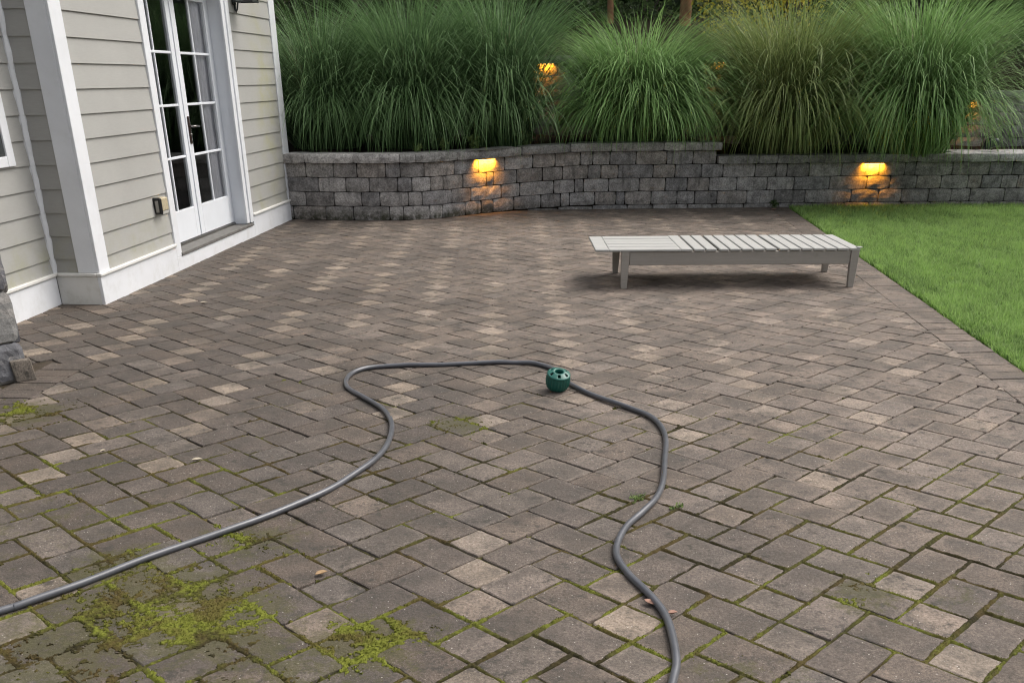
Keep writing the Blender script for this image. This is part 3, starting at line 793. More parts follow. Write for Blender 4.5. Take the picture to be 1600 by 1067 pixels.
apex = hp(LS, LOF, LZ + .42)
part('roof', [hp(LS - .125, LOF - .125, LZ + .302), hp(LS + .125, LOF - .125, LZ + .302), hp(LS + .125, LOF + .125, LZ + .302), hp(LS - .125, LOF + .125, LZ + .302), apex], [(3, 2, 1, 0), (0, 1, 4), (1, 2, 4), (2, 3, 4), (3, 0, 4)], M_IRON, ln)
V, Fc = tube_mesh('candle', [hp(LS, LOF, LZ + .012), hp(LS, LOF, LZ + .11)], [.028, .022]); part('candle', V, Fc, M_BULB, ln, True)

# ---------------------------------------------------------------- stone pillar at the left edge
M_STONE = []
def stone_mat():
    t = NT('veneer_stone'); P = t.pos(); col = t.ocol()
    col = t.mul(col, t.ramp(t.noise(P, 11, 5, .65), .25, .75, .65, 1.35, False))
    v = t.ramp(t.noise(P, 7, 6, .75, .8), .57, .64)
    col = t.mix(t.math('MULTIPLY', v, .5), col, (.42, .39, .36))
    return t.fin(col, .85, t.bump(t.noise(P, 26, 6, .7), .8, .012), .25)
M_VSTONE = stone_mat()
M_MORTAR = simple('lime_mortar', (.40, .36, .31), .95, var=.2, scale=30, bump=.4)
pR = Vector((-2.925, 5.80, 0)); pa = Vector((-.66, -.75, 0)).normalized(); pb = Vector((-pa.y, pa.x, 0)); 
if pb.x > 0: pb = -pb
pil = empty('stone_pillar', pR, 'stone veneer pillar at the left edge in front of the house', 'pillar')
box('core', pR + pa * .022 + pb * .022 - UZ * .02, pa * .56, pb * .56, UZ * 2.9, M_MORTAR, pil, 0)
STC = [(.20, .198, .195), (.25, .245, .235), (.17, .17, .18), (.26, .25, .235), (.16, .155, .155)]
sr = random.Random(12)
def stone(org, ax, up_, out, w, h, tint):
    """one split-face stone laid against the core."""
    nx_, nz_ = 6, 6; V, Fc = [], []
    for j in range(nz_ + 1):
        for i in range(nx_ + 1):
            u, v = i / nx_, j / nz_
            e = min(u, 1 - u, v, 1 - v)
            d = .030 + (.008 if e > 0 else 0) + sr.uniform(-.0022, .0022)
            jx = sr.uniform(-.006, .006) if 0 < i < nx_ else sr.uniform(-.004, .004)
            cu = .012 if (i in (0, nx_) and j in (0, nz_)) else 0
            V.append(org + ax * (u * w + jx + (cu if i == 0 else -cu if i == nx_ else 0)) + up_ * (v * h + sr.uniform(-.004, .004) + (cu if j == 0 else -cu if j == nz_ else 0)) + out * d)
    nb = len(V)
    for j in range(nz_):
        for i in range(nx_): a = j * (nx_ + 1) + i; Fc.append((a, a + 1, a + nx_ + 2, a + nx_ + 1))
    rim = list(range(nx_ + 1)) + [j * (nx_ + 1) + nx_ for j in range(1, nz_ + 1)] + [nz_ * (nx_ + 1) + i for i in range(nx_ - 1, -1, -1)] + [j * (nx_ + 1) for j in range(nz_ - 1, 0, -1)]
    for r in rim:
        p = V[r]; V.append(p - out * ((p - org).dot(out) + .012))
    m = len(rim)
    for q in range(m): Fc.append((rim[q], nb + q, nb + (q + 1) % m, rim[(q + 1) % m]))
    bm = bmesh.new(); vs = [bm.verts.new(v) for v in V]
    for f in Fc: bm.faces.new([vs[i] for i in f])
    bmesh.ops.recalc_face_normals(bm, faces=bm.faces)
    o = bm_part('stone', bm, M_VSTONE, pil); o.color = (*tint, 1)
for (ax, out, o_) in ((pa, -pb, Vector((0, 0, 0))), (pb, -pa, Vector((0, 0, 0))), (pb, pa, pa * .604), (pa, pb, pb * .604)):
    z = 0
    while z < 2.8:
        h = sr.uniform(.16, .30); x = -.015
        while x < .58:
            w = min(sr.uniform(.12, .24), .61 - x)
            if w < .06: break
            stone(pR + o_ + ax * (x + .01) + out * (-.022) + UZ * (z + .008), ax, UZ, out, w - .016, h - .016, (.27, .14, .09) if .62 < z < .8 else sr.choice(STC)); x += w
        z += h
# a loose cut paver leaning against the foot of the pillar
lp_ = Vector((-2.95, 5.70, .0)); 
lo = box('loose_paver', lp_, Vector((.10, .06, 0)), Vector((-.022, .036, 0)), Vector((-.02, .012, .125)), M_PAV, None, .006); lo.color = (.20, .17, .14, 1)
tag(lo, 'loose brown paver stood on edge at the foot of the stone pillar', 'paver')

# ---------------------------------------------------------------- retaining walls
WX = [-3.1, -2.95, -2.4, -1.9, -1.45, -1.15, -.95, -.78, -.606, -.42, -.217, .05, .381, .721, 1.567, 2.753, 3.627, 5.222, 7.063, 10.5]
WY = [13.27, 13.24, 13.12, 13.05, 13.03, 13.06, 13.15, 13.30, 13.48, 13.66, 13.80, 13.93, 14.03, 14.08, 14.14, 14.16, 14.20, 14.28, 14.25, 14.1]
_xs = np.linspace(-3.1, 10.5, 700); _ys = np.interp(_xs, WX, WY)
_ys = np.convolve(np.pad(_ys, 12, 'edge'), np.ones(25) / 25, 'valid')
def wy(x): return float(np.interp(x, _xs, _ys))
def wdz(x): return float(np.interp(x, [-.3, 1.0], [0.0, .05]))
CH = .168
JX = {4: [-2.554, -2.195, -1.898, -1.539, -1.356, -1.061, -0.697, -0.393, -0.055, 0.315, 0.613, 0.95, 1.119, 1.349, 1.7, 2.111, 2.465, 2.779],
      3: [-2.401, -2.049, -1.753, -1.398, -1.22, -0.992, -0.835, -0.594, -0.298, -0.204, 0.099, 0.446, 0.712, 1.058, 1.234, 1.465, 1.939, 2.235, 2.593, 2.886, 3.322, 3.612, 3.76, 4.066, 4.512, 5.028, 5.38, 5.527, 6.026, 6.524, 6.834],
      2: [-2.579, -2.214, -1.862, -1.629, -1.271, -1.098, -0.737, -0.498, -0.106, 0.14, 0.599, 0.88, 1.002, 1.344, 1.76, 2.115, 2.412, 2.712, 3.088, 3.508, 3.874, 4.369, 4.882, 5.205, 5.57, 5.901, 6.268, 6.451, 6.72, 6.94],
      1: [-2.765, -2.335, -1.979, -1.517, -1.34, -1.012, -0.853, -0.57, -0.369, -0.215, 0.061, 0.427, 0.694, 0.816, 1.16, 1.45, 1.573, 1.93, 2.284, 2.524, 2.832, 3.242, 3.622, 4.051, 4.691, 5.075, 5.388, 5.763, 6.071, 6.33, 6.797]}
CAPX = [-2.547, -1.928, -1.348, -1.152, -0.652, 0.171, 0.809, 1.362, 2.06, 2.34, 2.569]
LOWX = [3.349, 3.606, 4.014, 4.656, 5.25, 5.511, 6.128, 6.612, 6.823]
BR = random.Random(33)
BLK = [(.285, .270, .256), (.320, .304, .289), (.245, .231, .220), (.365, .348, .332), (.300, .275, .252), (.262, .252, .247)]
def block(name, xa, xb, z0, z1, fy, parent, depth=.2, cap=False, tint=None, rough=1.0, gap=.0045, dzf=lambda x: 0.0):
    """a split-face wall block (or cap stone) following the wall line y = fy(x)."""
    A = Vector((xa, fy(xa), 0)); B = Vector((xb, fy(xb), 0)); ax = B - A; L = ax.length; ax.normalize(); out = Vector((ax.y, -ax.x, 0))
    nx_ = max(2, int(L / .09)); nz_ = 3; V, Fc = [], []
    proud = BR.uniform(-.004, .010) * rough
    zt, zb = z1 - (.0015 if cap else .003), z0 + (.001 if cap else .003)
    for j in range(nz_ + 1):
        for i in range(nx_ + 1):
            u, v = i / nx_, j / nz_
            p = A + ax * (gap + u * (L - 2 * gap)); yy = fy(p.x); p = Vector((p.x, yy, 0))
            edge = (i in (0, nx_)) + (j in (0, nz_))
            d = proud + (.0 if edge == 0 else -.008 if edge == 1 else -.014) + BR.uniform(-.0045, .0045) * rough
            zz_ = zb + v * (zt - zb) + (BR.uniform(-.008, .008) if 0 < j < nz_ else 0) + (0 if edge < 2 else (.005 if j == 0 else -.005)) + dzf(p.x)
            V.append(p + out * d + ax * (BR.uniform(-.01, .01) if 0 < i < nx_ else (0 if edge < 2 else .006 if i == 0 else -.006)) + UZ * zz_)
    n1 = nx_ + 1
    for j in range(nz_):
        for i in range(nx_): a = j * n1 + i; Fc.append((a, a + 1, a + n1 + 1, a + n1))
    rim = list(range(n1)) + [j * n1 + nx_ for j in range(1, nz_ + 1)] + [nz_ * n1 + i for i in range(nx_ - 1, -1, -1)] + [j * n1 for j in range(nz_ - 1, 0, -1)]
    nb = len(V)
    for r in rim:                               # straighten the sides behind the worn arris, then run back
        p = V[r]; V.append(Vector((p.x, p.y, p.z)) - out * ((p - A).dot(out) - proud + .03) if True else p)
    m = len(rim)
    for q in range(m): Fc.append((rim[q], nb + q, nb + (q + 1) % m, rim[(q + 1) % m]))
    nb2 = len(V)
    for r in range(m): V.append(V[nb + r] - out * (depth - .03))
    for q in range(m): Fc.append((nb + q, nb2 + q, nb2 + (q + 1) % m, nb + (q + 1) % m))
    Fc.append(tuple(nb2 + q for q in range(m))[::-1])
    bm = bmesh.new(); vs = [bm.verts.new(v) for v in V]
    for f in Fc: bm.faces.new([vs[i] for i in f])
    bmesh.ops.recalc_face_normals(bm, faces=bm.faces)
    o = bm_part(name, bm, M_BLOCK, parent)
    t_ = tint or BR.choice(BLK); k_ = BR.uniform(.85, 1.18); o.color = (*[c * k_ for c in t_], 1)
    return o
rw = empty('retaining_wall', (0, 14, 0), 'grey split-face block retaining wall curving behind the patio with two cap heights', 'wall')
XL = -2.90
for c in (1, 2, 3, 4):
    xs = [XL] + JX[c]
    if c < 4:
        x = xs[-1]
        while x < 10: x += BR.uniform(.26, .46); xs.append(x)
    for a, b in zip(xs[:-1], xs[1:]):
        block('block', a, b, (c - 1) * CH, c * CH, wy, rw, dzf=wdz)
xs = [.25]
while xs[-1] < 10: xs.append(xs[-1] + BR.uniform(.3, .5))
for a, b in zip(xs[:-1], xs[1:]): block('block', a, b, -.11, wdz(a), lambda x: wy(x) - .004, rw)
def capfy(x): return wy(x) - .058
cx_ = [XL - .03] + CAPX + [2.84]
for a, b in zip(cx_[:-1], cx_[1:]):
    block('cap_stone', a, b, 4 * CH + .002, 4 * CH + .104, capfy, rw, .40, True, BR.choice([(.36, .345, .33), (.40, .385, .37), (.32, .31, .295)]), .55, .003, wdz)
cx_ = [2.80] + LOWX + [7.35, 7.9, 8.5, 9.0, 9.6]
for a, b in zip(cx_[:-1], cx_[1:]):
    dz = .05; block('cap_stone', a, b, dz + 3 * CH + .002, dz + 3 * CH + .104, capfy, rw, .36 if a < 6.0 else .85, True, BR.choice([(.28, .272, .26), (.32, .31, .295), (.25, .242, .23)]) if a < 6.0 else (.42, .41, .40), .55, .003)
# backing inside the wall so that no light comes through the joints
V = []; n_ = 60
for i in range(n_ + 1):
    x = -2.95 + 13 * i / n_; V += [(x, wy(x) + .05, -.1), (x, wy(x) + .05, .60 if x > 2.75 else .70)]
part('core', V, [(2 * i, 2 * i + 2, 2 * i + 3, 2 * i + 1) for i in range(n_)], M_SOIL, rw)

# planting bed between the walls
UX = [-4.5, 0, 3.3, 5.0, 6.2, 7.4, 10.5]; UY = [16.5, 16.65, 16.6, 16.2, 15.75, 15.5, 15.35]
def uy(x): return float(np.interp(x, UX, UY))
V, Fc = [], []; nx_, ny_ = 120, 16
for i in range(nx_ + 1):
    x = -4.2 + 14.4 * i / nx_
    for j in range(ny_ + 1):
        v = j / ny_; y = wy(max(-3.1, x)) + .22 + v * (uy(x) - wy(max(-3.1, x)) - .1)
        hz = (.735 if x < 2.8 else .60) + (0 if x < 2.7 else 0) + .07 * v + .03 * mnoise.noise(Vector((x * 3, y * 3, 0))) + .012 * mnoise.noise(Vector((x * 14, y * 14, 0)))
        if x < -2.6: y = max(y, 13.45 + .0)
        V.append((x, y, hz))
for i in range(nx_):
    for j in range(ny_): a = i * (ny_ + 1) + j; Fc.append((a, a + ny_ + 1, a + ny_ + 2, a + 1))
tag(part('planting_bed', V, Fc, M_SOIL, None, True), kind='structure')

uw = empty('upper_retaining_wall', (3, 16.5, .6), 'taller grey block wall behind the ornamental grasses', 'wall')
Z0U = .617
for c in range(7):
    x = -4.3 if c >= 0 else 0; end = 9.8 if c < 4 else 3.9
    while x < end:
        w = BR.uniform(.28, .5); b = min(x + w, end)
        if b - x > .1: block('block', x, b, Z0U + c * CH, Z0U + (c + 1) * CH, uy, uw)
        x = b
x = -4.3
while x < 9.8:
    hi = x < 3.9; b = x + BR.uniform(.4, .7)
    if hi and b > 3.7: b = 3.93
    zt = Z0U + (7 if hi else 4) * CH
    block('cap_stone', x, b, zt + .002, zt + .104, lambda q: uy(q) - .058, uw, .36, True, (.24, .235, .225) if not hi else None, .55, .003); x = b

# lights tucked under the caps
M_EMIT = NT('warm_led').m
_t = M_EMIT.node_tree.nodes['Principled BSDF']; _t.inputs['Emission Color'].default_value = (1, .50, .10, 1); _t.inputs['Emission Strength'].default_value = 12
def cap_light(x, zc, fy, label, power=4.8, w=.28, rx=None):
    y = fy(x); dx = .01; tx = Vector((dx, fy(x + dx) - y, 0)).normalized(); out = Vector((tx.y, -tx.x, 0))
    base = Vector((x, y, zc)) + out * .046
    r = empty('cap_light', base, label, 'wall light', 'warm lights tucked under the wall caps')
    box('housing', base - tx * (w / 2) - out * .008 - UZ * .010, tx * w, out * .016, UZ * .009, M_BRONZE, r, .001)
    box('diffuser', base - tx * (w / 2 - .008) - out * .005 - UZ * .0135, tx * (w - .016), out * .010, UZ * .003, M_EMIT, r, 0)
    ld = bpy.data.lights.new('glow', 'AREA'); ld.shape = 'RECTANGLE'; ld.size = w - .02; ld.size_y = .012; ld.energy = power; ld.spread = math.radians(125); ld.color = (1, .37, .015)
    lo_ = bpy.data.objects.new('glow', ld); COL.objects.link(lo_); lo_.parent = r
    zax = (UZ + out * .95).normalized(); xax = tx; yax = zax.cross(xax)
    lo_.matrix_local = Matrix(((xax.x, yax.x, zax.x, 0), (xax.y, yax.y, zax.y, 0), (xax.z, yax.z, zax.z, -.016), (0, 0, 0, 1)))
    return r
cap_light(-.32, 4 * CH + wdz(-.32), wy, 'warm light glowing under the wall cap nearer the house')
cap_light(4.93, .05 + 3 * CH, wy, 'warm light glowing under the low wall cap above the lawn')
cap_light(.54, Z0U + 7 * CH, uy, 'warm wall light glowing between the left grasses and the middle clump', 2.0)
cap_light(3.12, Z0U + 7 * CH, uy, 'warm wall light showing right of the bright middle grass clump', 2.2)
cap_light(6.62, Z0U + 4 * CH, uy, 'warm wall light shining through the rightmost grass clump', 2.2)

# ---------------------------------------------------------------- ornamental grasses
def clump(x, y, z, n, Lm, spread, mat, label, droop=(1.0, 2.3), seed=0, wid=(.008, .0165)):
    global rng
    keep = rng; rng = np.random.default_rng(seed)
    r = empty('ornamental_grass', (x, y, z), label, 'grass clump', 'tall ornamental grasses in the raised bed')
    R0 = spread * .30
    def tone(aa, rr): return np.array([.5 + .8 * mnoise.noise(Vector((math.cos(q) * 2.4 + seed, math.sin(q) * 2.4, w * 3))) for q, w in zip(aa, rr)])
    # upright heart that arches over at the top
    n1 = int(n * .52); rr = R0 * np.sqrt(rng.random(n1)); aa = rng.uniform(0, 2 * math.pi, n1)
    base = np.stack([x + rr * np.cos(aa), y + rr * np.sin(aa), np.full(n1, z - .02)], 1)
    L = Lm * rng.normal(1.03, .13, n1).clip(.6, 1.25); q = rr / R0
    rnd = np.clip(.85 * rng.random(n1) ** 2.6 + .34 * tone(aa, rr), 0, 1)
    blade_mesh('foliage', base, aa + rng.normal(0, .6, n1), L, .05 + .34 * q * rng.random(n1) + np.abs(rng.normal(0, .09, n1)), rng.uniform(*droop, n1) * (.58 + .55 * q), rng.uniform(*wid, n1), 8, mat, r, twist=rng.normal(0, .5, n1), rnd=rnd, pw=1.8)
    # outer blades that fall in long arcs towards the ground, tips at every height
    n2 = n - n1; rr = R0 * (.35 + .75 * rng.random(n2)); aa = rng.uniform(0, 2 * math.pi, n2)
    base = np.stack([x + rr * np.cos(aa), y + rr * np.sin(aa), np.full(n2, z - .02)], 1)
    L = Lm * rng.uniform(.55, 1.08, n2)
    rnd = np.clip(.06 + .85 * rng.random(n2) ** 1.7 + .35 * (tone(aa, rr) - .3), 0, 1)
    blade_mesh('foliage', base, aa + rng.normal(0, .38, n2), L, rng.uniform(.16, .60, n2), rng.uniform(1.75, 2.75, n2), rng.uniform(wid[0] * 1.25, wid[1] * 1.3, n2), 9, mat, r, twist=rng.normal(0, .7, n2), rnd=rnd, pw=1.35)
    # straw-coloured dead stems at the heart of the clump
    m = n // 9; a2 = rng.uniform(0, 6.28, m)
    b2 = np.stack([x + .25 * spread * rng.random(m) * np.cos(a2), y + .25 * spread * rng.random(m) * np.sin(a2), np.full(m, z - .02)], 1)
    blade_mesh('stems', b2, a2, Lm * rng.uniform(.5, .8, m), rng.uniform(.02, .3, m), rng.uniform(0, .5, m), np.full(m, .007), 4, M_DEADST, r)
    rng = keep
M_DEADST = leaf_mat('straw_stem', (.08, .07, .03), (.26, .21, .10))
clump(-2.50, 14.70, .76, 4600, 1.95, 1.35, M_MISC, 'dark arching grass clump right against the house corner', seed=1)
clump(-1.30, 14.72, .76, 5200, 2.05, 1.45, M_MISC, 'dark green grass clump second from the house', seed=2)
clump(-.12, 14.98, .77, 5000, 2.2, 1.3, M_MISC, 'tall dark grass clump left of the glowing wall light', seed=3)
clump(1.78, 14.95, .79, 6200, 1.78, 1.75, M_MISC_B, 'bright green fountain grass clump in the middle of the bed', droop=(1.4, 2.6), seed=4, wid=(.011, .020))
clump(3.85, 14.95, .64, 6200, 2.15, 1.55, M_MISC_Y, 'broad grass clump just right of the step in the wall', seed=5)
clump(5.52, 14.72, .64, 7000, 2.3, 1.6, M_MISC_B, 'large green grass clump hanging over the low wall above the lawn', droop=(1.1, 2.5), seed=6)

# ---------------------------------------------------------------- leafy plants
def leaves_mesh(name, cen, size, mat, parent=None, up=.4, rnd=None, asp=.55):
    N = len(cen); d = rng.normal(0, 1, (N, 3)); d[:, 2] = d[:, 2] * .6 + up; d /= np.linalg.norm(d, axis=1)[:, None]
    a = np.cross(d, rng.normal(0, 1, (N, 3))); a /= np.linalg.norm(a, axis=1)[:, None]; b = np.cross(d, a)
    s = size * rng.uniform(.6, 1.35, N)
    A = a * s[:, None]; B = b * (s * asp)[:, None]; fold = d * (s * .18)[:, None]
    V = np.stack([cen - A, cen + B * .9 - A * .15 + fold, cen + A, cen - B * .9 - A * .15 + fold], 1).reshape(-1, 3)
    if parent is not None: V = V - np.array(wloc(parent))
    i = np.arange(N)[:, None] * 4; tri = np.concatenate([i + np.array([[0, 1, 2]]), i + np.array([[0, 2, 3]])])
    if rnd is None: rnd = rng.random(N)
    return link(name, mesh_np(name, V, [tri], False, {'rnd': np.repeat(rnd, 4), 't': np.zeros(4 * N)}), mat, parent)
def weed(x, y, z, h, label, n=60, mat=None, size=.035, lo=.1, hi=.7):
    r = empty('weed', (x, y, z), label, 'weed', 'small weeds on the wall top and patio')
    st = []
    cen = []
    for k in range(7):
        a = rng.uniform(0, 6.28); l = h * rng.uniform(.6, 1.1); lean = rng.uniform(lo, hi)
        tip = Vector((x + math.cos(a) * math.sin(lean) * l, y + math.sin(a) * math.sin(lean) * l, z + math.cos(lean) * l)); st.append(tip)
        for q in range(n // 7):
            f = rng.uniform(.35, 1.05); p = Vector((x, y, z)).lerp(tip, f); cen.append((p.x + rng.normal(0, h * .13), p.y + rng.normal(0, h * .13), max(z + .002, p.z + rng.normal(0, h * .12))))
    V, Fc = [], []
    for tip in st:
        v, f = tube_mesh('s', [(x, y, z - .02), tip], [h * .02, h * .01], 4); b0 = len(V); V += v; Fc += [tuple(b0 + i for i in ff) for ff in f]
    part('stems', V, Fc, M_WEEDST, r); leaves_mesh('leaves', np.array(cen), size, mat or M_WEED, r)
weed(-.46, 13.98, .76, .19, 'pale green leafy weed on the wall top above the left light', 110, size=.034)
weed(-1.16, 13.42, .76, .10, 'low green weed beneath the second dark grass clump', 70, size=.022)
weed(-.86, 13.75, .76, .20, 'thin weed with whitish leaves between two dark grass clumps', 50, M_WEED, .02)
weed(.22, 14.28, .78, .24, 'small leafy weed beside the orange lit patch of bed', 70, M_LEAFM, .035)
weed(1.82, 14.22, .86, .16, 'yellowish weed drooping over the cap below the bright clump', 70, size=.032)
weed(3.62, 14.10, .0, .10, 'small grassy weed at the wall foot by the lawn corner', 50, M_LEAFM, .022)

weed(.53, 3.83, .0, .045, 'small clover tuft in a patio joint left of the hose bend', 90, M_WEED, .0075, 1.15, 1.5)
weed(.685, 3.74, .0, .035, 'tiny pale weed in a patio joint right of the hose bend', 42, M_WEED, .008, 1.15, 1.5)
# ---------------------------------------------------------------- hillside and trees behind
V, Fc = [], []; nx_, ny_ = 40, 30
for i in range(nx_ + 1):
    x = -14 + 44 * i / nx_
    for j in range(ny_ + 1):
        v = j / ny_; y = uy(min(10.4, max(-4.4, x))) + .28 + 60 * v ** 1.6
        base = float(np.interp(x, [3.7, 4.3], [1.72, 1.25])) if v == 0 else float(np.interp(x, [2, 8], [1.75, 1.45]))
        V.append((x, y, base + 3.2 * v ** .8 + .12 * mnoise.noise(Vector((x * .5, y * .5, 0)))))
for i in range(nx_):
    for j in range(ny_): a = i * (ny_ + 1) + j; Fc.append((a, a + ny_ + 1, a + ny_ + 2, a + 1))
tag(part('hillside', V, Fc, M_HILL, None, True), kind='structure')

def tree(x, y, z, h, r, label, bark, leafm, n=2600, crown_lo=.35, size=.10, lean=0.0, cr=None, group='trees behind the wall'):
    t = empty('tree', (x, y, z), label, 'tree', group)
    top = Vector((x + lean * h, y + .02 * h, z + h * .92))
    pts = [Vector((x, y, z - .2)).lerp(top, f) + Vector((.05 * math.sin(f * 7 + x), .05 * math.cos(f * 5 + y), 0)) for f in (0, .06, .2, .4, .6, .8, 1)]
    V, Fc = tube_mesh('trunk', pts, [r * 1.35, r * 1.05, r * .95, r * .8, r * .6, r * .38, r * .12], 12)
    for k in range(9):
        f = .28 + .07 * k; p = Vector((x, y, z)).lerp(top, f); a = rng.uniform(0, 6.28); l = h * rng.uniform(.16, .3) * (1.1 - f * .6)
        q = p + Vector((math.cos(a) * l, math.sin(a) * l, l * .45)); mpt = p.lerp(q, .5) + UZ * l * .08
        v, ff = tube_mesh('limb', [p, mpt, q], [r * .34, r * .22, r * .08], 6); b0 = len(V); V += v; Fc += [tuple(b0 + i for i in f_) for f_ in ff]
    part('trunk', V, Fc, bark, t, True)
    cr = cr or h * .30
    cl = np.stack([x + lean * h * .7 + rng.normal(0, cr * .55, 46), y + rng.normal(0, cr * .55, 46), z + h * (crown_lo + (1.02 - crown_lo) * rng.random(46))], 1)
    ci = rng.integers(0, 46, n); cen = cl[ci] + rng.normal(0, cr * .17, (n, 3))
    tone = rng.random(46)
    leaves_mesh('crown', cen, size, leafm, t, rnd=np.clip(tone[ci] * .5 + .5 * rng.random(n), 0, 1))
tree(-4.15, 19.6, 1.9, 9, .34, 'broad grey brown tree trunk behind the house corner', M_BARKD, M_LEAFD, 3200)
tree(-2.9, 22.5, 2.0, 10, .16, 'slim dark tree behind the leftmost grasses', M_BARKD, M_LEAFD, 3000)
tree(1.80, 20.0, 1.9, 8, .055, 'thin reddish trunk left of the stouter one above the middle clump', M_BARK, M_LEAFD, 2200)
tree(3.16, 20.0, 1.85, 10, .105, 'reddish brown trunk rising above the middle grass clump', M_BARK, M_LEAFD, 2800, lean=.03)
tree(-.6, 25, 2.3, 11, .2, 'dark tree deep behind the tall dark clump', M_BARKD, M_LEAFD, 3200)
tree(6.2, 24, 2.2, 11, .2, 'dark tree deep behind the large green clump', M_BARKD, M_LEAFD, 3200)
tree(10.3, 21, 1.8, 9, .2, 'dark leafy tree at the far right behind the upper wall', M_BARKD, M_LEAFD, 3600, crown_lo=.1)
tree(-7, 24, 2.2, 11, .22, 'dark tree half hidden by the house', M_BARKD, M_LEAFD, 2600)
for i, (x, y) in enumerate([(17, 3), (18, 8), (17, 13), (18, -2), (16, 17)]):
    tree(x, y, 0, 9 + i * .4, .2, ['dark tree beyond the lawn level with the hose', 'dark tree beyond the lawn level with the lounger', 'dark tree beyond the lawn level with the wall', 'dark tree beyond the lawn behind the camera', 'dark tree beyond the far end of the wall'][i], M_BARKD, M_LEAFD, 3600, crown_lo=.06, size=.17, cr=2.4, group='trees beyond the lawn')
def shrub(x, y, z, h, r, label, leafm, n=1500, size=.05):
    t = empty('shrub', (x, y, z), label, 'shrub', 'undergrowth behind the upper wall')
    V, Fc = [], []
    for k in range(8):
        a = rng.uniform(0, 6.28); q = Vector((x + math.cos(a) * r * .6, y + math.sin(a) * r * .6, z + h * rng.uniform(.6, .95)))
        v, f = tube_mesh('s', [(x, y, z - .05), Vector((x, y, z)).lerp(q, .5) + UZ * .1 * h, q], [.02, .014, .006], 5); b0 = len(V); V += v; Fc += [tuple(b0 + i for i in ff) for ff in f]
    part('stems', V, Fc, M_BARKD, t)
    u = rng.normal(0, 1, (n, 3)); u /= np.linalg.norm(u, axis=1)[:, None]; rad = rng.random(n) ** .4
    cen = np.stack([x + u[:, 0] * rad * r, y + u[:, 1] * rad * r, z + h * .52 + u[:, 2] * rad * h * .5], 1)
    cen += .12 * np.array([[mnoise.noise(Vector(c) * 2.2), mnoise.noise(Vector(c) * 2.2 + Vector((9, 0, 0))), mnoise.noise(Vector(c) * 2.2 + Vector((0, 9, 0)))] for c in cen])
    leaves_mesh('leaves', cen, size, leafm, t)
shrub(8.25, 16.6, 1.45, 1.3, .8, 'leafy green shrub above the upper wall at the right edge', M_LEAFM, 1400, .055)
shrub(9.4, 17.3, 1.5, 1.8, 1.1, 'dark shrub behind the leafy one at the right edge', M_LEAFD, 1800, .06)
shrub(3.72, 18.6, 1.95, 1.6, .75, 'shrub with leaves painted lamplit yellow right of the reddish trunk', M_LEAFY, 1500, .035)
shrub(4.7, 18.9, 1.95, 1.5, .7, 'second shrub painted lamplit yellow peeping over the grasses', M_LEAFY, 1000, .035)
shrub(-3.6, 18.4, 1.9, 1.0, .9, 'dark undergrowth shrub below the broad trunk', M_LEAFD, 1600, .05)
shrub(-1.6, 19.2, 1.9, 1.3, 1.1, 'dark undergrowth shrub behind the second dark clump', M_LEAFD, 1800, .05)
shrub(.5, 19.0, 1.9, 1.2, 1.1, 'dark undergrowth shrub left of the thin reddish trunk', M_LEAFD, 1800, .05)
shrub(2.4, 21.0, 1.9, 1.6, 1.2, 'dark undergrowth shrub between the reddish trunks', M_LEAFM, 1800, .05)
shrub(6.6, 19.2, 1.8, 1.7, 1.3, 'dark undergrowth shrub behind the large green clump', M_LEAFD, 1800, .05)
def woods():
    n = 60000
    x = rng.uniform(-18, 26, n); y = rng.uniform(24, 34, n); z = 2.0 + 9 * rng.random(n) ** 1.1 + (y - 24) * .12
    keep = np.array([mnoise.noise(Vector((a * .45, b * .45, c * .45))) > -.45 for a, b, c in zip(x, y, z)])
    o = leaves_mesh('distant_woods', np.stack([x, y, z], 1)[keep], .30, M_LEAFD, None)
    tag(o, 'dark mass of woodland foliage far behind the walls', 'woods', kind='stuff')
woods()

# ---------------------------------------------------------------- chaise longue
ch = empty('chaise_lounge', (1.8, 8.85, 0), 'weathered white slatted wooden chaise lounge with flat back', 'chaise lounge')
X0, X1, Y0, Y1, ZT = .955, 2.905, 8.495, 9.235, .305
def cbox(name, x0, x1, y0, y1, z0, z1, mat, parent=ch, bev=.004): return abox(name, x0, x1, y0, y1, z0, z1, mat, parent, bev)
for (x, y, sx) in ((X0 - .02, Y0 - .026, 1), (X1 - .045, Y0 - .026, 1), (X0 - .02, Y1 - .02, 1), (X1 - .045, Y1 - .02, 1)):
    bm = bmesh.new(); w = .068
    for z0, z1, wa, wb in ((0, ZT - .105, .048, .060), (ZT - .1049, ZT - .001, .068, .068)):
        pass
    V = [(x + .008, y, 0), (x + .056, y, 0), (x + .056, y + .045, 0), (x + .008, y + .045, 0),
         (x + .001, y, .17), (x + w - .003, y, .17), (x + w - .003, y + .045, .17), (x + .001, y + .045, .17),
         (x, y, ZT - .002), (x + w, y, ZT - .002), (x + w, y + .045, ZT - .002), (x, y + .045, ZT - .002)]
    vs = [bm.verts.new(v) for v in V]
    for f in ((3, 2, 1, 0), (0, 1, 5, 4), (1, 2, 6, 5), (2, 3, 7, 6), (3, 0, 4, 7), (4, 5, 9, 8), (5, 6, 10, 9), (6, 7, 11, 10), (7, 4, 8, 11), (8, 9, 10, 11)): bm.faces.new([vs[i] for i in f])
    bmesh.ops.bevel(bm, geom=list(bm.edges), offset=.003, segments=1, affect='EDGES')
    bm_part('leg', bm, M_DECK2, ch)
cbox('side_rail', X0 + .049, X1 - .046, Y0 - .016, Y0 + .012, ZT - .115, ZT - .006, M_DECK2)
cbox('side_rail', X0 + .049, X1 - .046, Y1 - .012, Y1 + .016, ZT - .115, ZT - .006, M_DECK2)
cbox('end_rail', X1 - .024, X1 + .002, Y0 + .021, Y1 - .022, ZT - .112, ZT - .006, M_DECK2)
